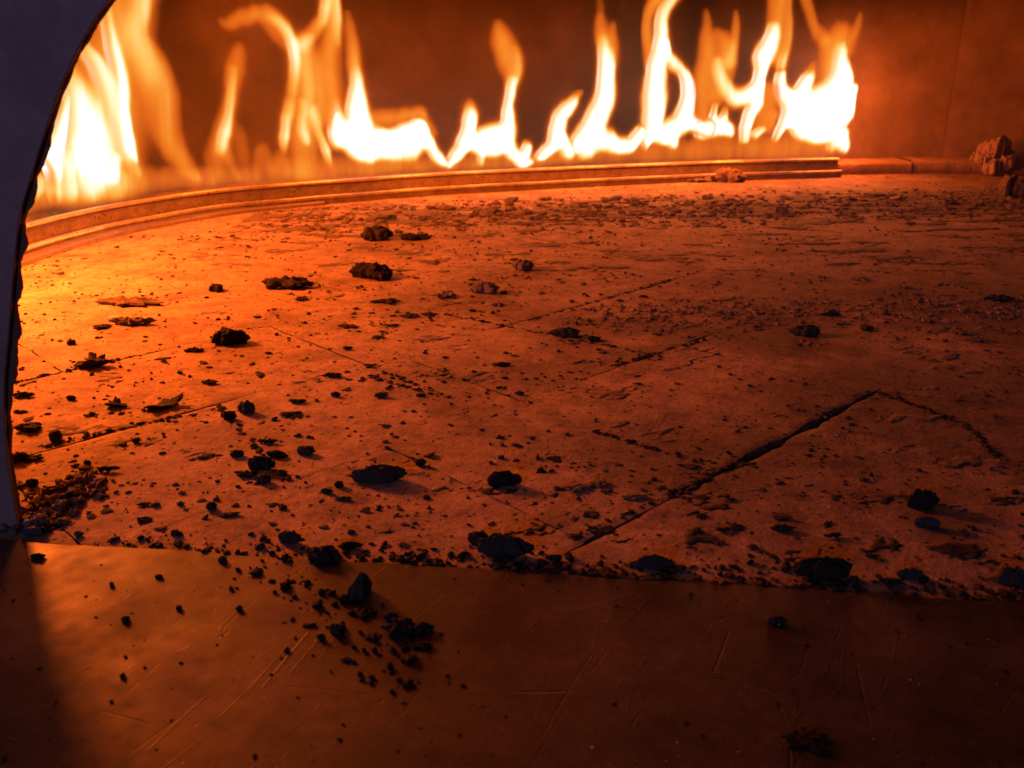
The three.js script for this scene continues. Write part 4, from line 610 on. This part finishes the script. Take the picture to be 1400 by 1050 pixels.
drift('floor_ash_drift', 'thin broken smears of soot across the middle and right bricks', -0.34, 0.62, -0.95, -0.44, 0.0032, (x, z) => 1.0 * fbm(x * 12 + z * 4, z * 19, 151, 4) - 0.44 + 0.16 * Math.exp(-(((z + 0.76 + 0.05 * x) / 0.05) ** 2)) * smooth(0, 0.2, x), brownAsh, 0.0009);
drift('edge_ash_drift', 'dark ash swept against the metal plate along the near edge of the bricks', -0.25, 0.36, -0.475, -0.33, 0.0018, (x, z) => pastEdge(x, z) > 0.0015 ? -1 : 1.0 * fbm(x * 20, z * 28, 171, 4) - 0.36 - 0.5 * smooth(-0.02, -0.09, x) + 0.34 * Math.exp(-((pastEdge(x, z) / 0.012) ** 2)) + 0.2 * Math.exp(-(((x - 0.02) / 0.05) ** 2) - ((pastEdge(x, z) / 0.03) ** 2)), charcoal[2], 0.0009);
// crumbs and dust that nobody could count
function scatter(name, label, material, n, seed, place, size, flat) {
  const r = rng(seed), shapes = new THREE.IcosahedronGeometry(0.5, 1), p = shapes.attributes.position;
  for (let i = 0; i < p.count; i++) { const k = 1 + 0.5 * noise(p.getX(i) * 2.2 + seed, p.getY(i) * 2.2, p.getZ(i) * 2.2); p.setXYZ(i, p.getX(i) * k, p.getY(i) * k, p.getZ(i) * k); }
  shapes.computeVertexNormals();
  const o = new THREE.InstancedMesh(shapes, material, n), m = new THREE.Matrix4(), q = new THREE.Quaternion(), e = new THREE.Euler(), c = new THREE.Color();
  for (let i = 0; i < n; i++) { const [x, z] = place(r), s = size(r, x, z), f = flat[0] + (flat[1] - flat[0]) * r(); e.set((r() - 0.5) * 0.6, r() * TAU, (r() - 0.5) * 0.6); q.setFromEuler(e); m.compose(new THREE.Vector3(x, (onPlate(x, z) ? 0.0008 : -0.0001) + s * f * 0.3, z), q, new THREE.Vector3(s * (0.7 + 0.9 * r()), s * f, s * (0.6 + 0.5 * r()))); o.setMatrixAt(i, m); const v = 0.6 + 0.9 * r(); o.setColorAt(i, c.setRGB(v, v, v)); }
  o.name = name; o.castShadow = o.receiveShadow = true; o.userData = { label, category: 'ash', kind: 'stuff' }; scene.add(o);
}
const reject = (make, keep) => (r) => { for (let i = 0; i < 60; i++) { const q = make(r); if (r() < keep(q[0], q[1])) return q; } return make(r); };
const gauss = (r) => (r() + r() + r() - 1.5) * 1.1;
const floorSpot = (r) => { for (;;) { const x = mix(-0.6, 1.15, r()), z = -0.36 - 1.36 * r() ** 1.25; if (!(pastEdge(x, z) > -0.002) && Math.abs(x) < 0.12 + 0.62 * -z && (x > -0.53 + Math.max(0, -z - 1.1) * 0.75) && z > -1.5 - 0.32 * clamp(x, -0.4, 0.6)) return [x, z]; } };
const clumpy = (x, z) => smooth(-0.1, 0.5, fbm(x * 9, z * 14, 44, 3)) + 0.06;
scatter('dark_crumbs', 'fine black and dark brown charcoal crumbs strewn over the brick floor', charcoal[2], 9500, 3, reject(floorSpot, (x, z) => clumpy(x, z) * (1 - 0.55 * smooth(0.1, 0.7, x))), (r) => 0.0005 + 0.0036 * r() ** 4.5, [0.25, 0.6]);
scatter('char_flakes', 'thin charred flakes and splinters littering the left and middle bricks', charcoal[1], 420, 33, reject(floorSpot, (x, z) => clumpy(x * 0.8 + 1, z) * (1 - smooth(-0.05, 0.3, x)) * smooth(-1.35, -1.15, z)), (r) => 0.0022 + 0.0055 * r() ** 2.5, [0.12, 0.32]);
scatter('far_crumb_band', 'dense dark band of ash crumbs across the far floor before the burner', brownAsh, 11000, 4, (r) => { for (;;) { const x = mix(-0.36, 1.05, r()), c = -1.28 - 0.14 * clamp(x + 0.1, -0.3, 0.9); const z = c + 0.11 * gauss(r); if (r() < 0.12 + smooth(-0.15, 0.3, fbm(x * 11, z * 24, 207, 3))) return [x, z]; } }, (r) => 0.0008 + 0.008 * r() ** 4.5, [0.2, 0.6]);
scatter('far_clods', 'brown ash clods along the dark far band before the burner', brownAsh, 110, 24, (r) => { const x = mix(-0.2, 1.0, r()), c = -1.33 - 0.14 * clamp(x + 0.1, -0.3, 0.9); return [x, c + 0.08 * gauss(r)]; }, (r) => 0.007 + 0.014 * r() ** 2, [0.22, 0.5]);
scatter('right_crumb_band', 'loose crumbs in a faint band across the dim right floor', brownAsh, 1800, 14, (r) => { const x = mix(0.05, 0.62, r()); return [x, -0.775 + 0.045 * gauss(r) - 0.05 * x]; }, (r) => 0.0008 + 0.0042 * r() ** 3, [0.3, 0.8]);
const JOINTS = [[0.012, -0.759, 0.199, -0.951], [0.075, -0.644, 0.152, -0.707], [-0.274, -0.498, -0.213, -0.544], [-0.35, -0.604, -0.283, -0.669], [0.049, -0.52, 0.109, -0.473], [-0.107, -0.644, -0.039, -0.576], [-0.058, -0.782, 0.106, -0.669], [0.251, -0.583, 0.281, -0.532], [0.281, -0.532, 0.276, -0.468], [0.03, -0.39, 0.15, -0.495], [-0.19, -0.56, -0.12, -0.45], [-0.1, -0.62, -0.05, -0.58]];
scatter('joint_crumbs', 'black crumbs and ash packed along the joints between the bricks', charcoal[1], 1700, 15, (r) => { const j = JOINTS[Math.floor(r() * JOINTS.length)], u = r(), t = r() < 0.6 ? u : u * u; return [mix(j[0], j[2], t) + 0.0022 * gauss(r) + 0.002 * noise(t * 9, j[0] * 50, 1), mix(j[1], j[3], t) + 0.0022 * gauss(r)]; }, (r) => 0.0006 + 0.0032 * r() ** 3.5, [0.3, 0.7]);
scatter('pale_grit', 'pale ash grit and dust dotted over the brick floor and its joints', greyAsh, 3200, 5, reject(floorSpot, (x, z) => clumpy(x + 3, z)), (r) => 0.0005 + 0.0016 * r() ** 3, [0.4, 0.9]);
scatter('plate_crumbs', 'trail of small black crumbs spilled across the middle of the metal plate', charcoal[0], 150, 6, (r) => { const t = r(); return [mix(-0.115, -0.03, t) + 0.016 * gauss(r), mix(-0.368, -0.283, t) + 0.018 * gauss(r)]; }, (r) => 0.0008 + 0.0034 * r() ** 2.2, [0.4, 0.9]);
scatter('plate_dust', 'tiny dark specks of soot over the metal plate', charcoal[1], 800, 7, (r) => { for (;;) { const x = mix(-0.3, 0.3, r()), z = mix(-0.40, -0.18, r()); if (pastEdge(x, z) > 0.003) return [x, z]; } }, (r) => 0.0003 + 0.0016 * r() ** 3, [0.2, 0.5]);
scatter('plate_grit', 'pale glinting grains of ash dotted over the dark right half of the plate', new THREE.MeshStandardMaterial({ color: new THREE.Color().setRGB(0.34, 0.31, 0.3), roughness: 0.7 }), 90, 27, (r) => [mix(0.0, 0.2, r()), mix(-0.335, -0.215, r())], (r) => 0.0002 + 0.0006 * r() ** 3, [0.5, 1]);
scatter('jamb_rubble', 'heap of mixed ash rubble at the foot of the steel jamb', brownAsh, 420, 8, (r) => [-0.232 + 0.014 * gauss(r), -0.432 + 0.026 * gauss(r)], (r) => 0.0006 + 0.006 * r() ** 4, [0.5, 1]);
scatter('jamb_ash', 'pale grey ash mixed into the rubble at the foot of the jamb', greyAsh, 240, 9, (r) => [-0.236 + 0.011 * gauss(r), -0.404 + 0.007 * gauss(r)], (r) => 0.0008 + 0.005 * r() ** 3, [0.5, 1]);
scatter('joint_ash', 'ash and crumbs packed along the near edge of the bricks by the plate', charcoal[1], 900, 10, (r) => { const x = mix(-0.2, 0.3, r() ** 0.8), z = EDGE[0][1] + (x - EDGE[0][0]) * 0.114; return [x, z - Math.abs(0.016 * gauss(r)) - 0.001]; }, (r) => 0.0006 + 0.0035 * r() ** 3, [0.4, 0.9]);

renderer.render(scene, camera);
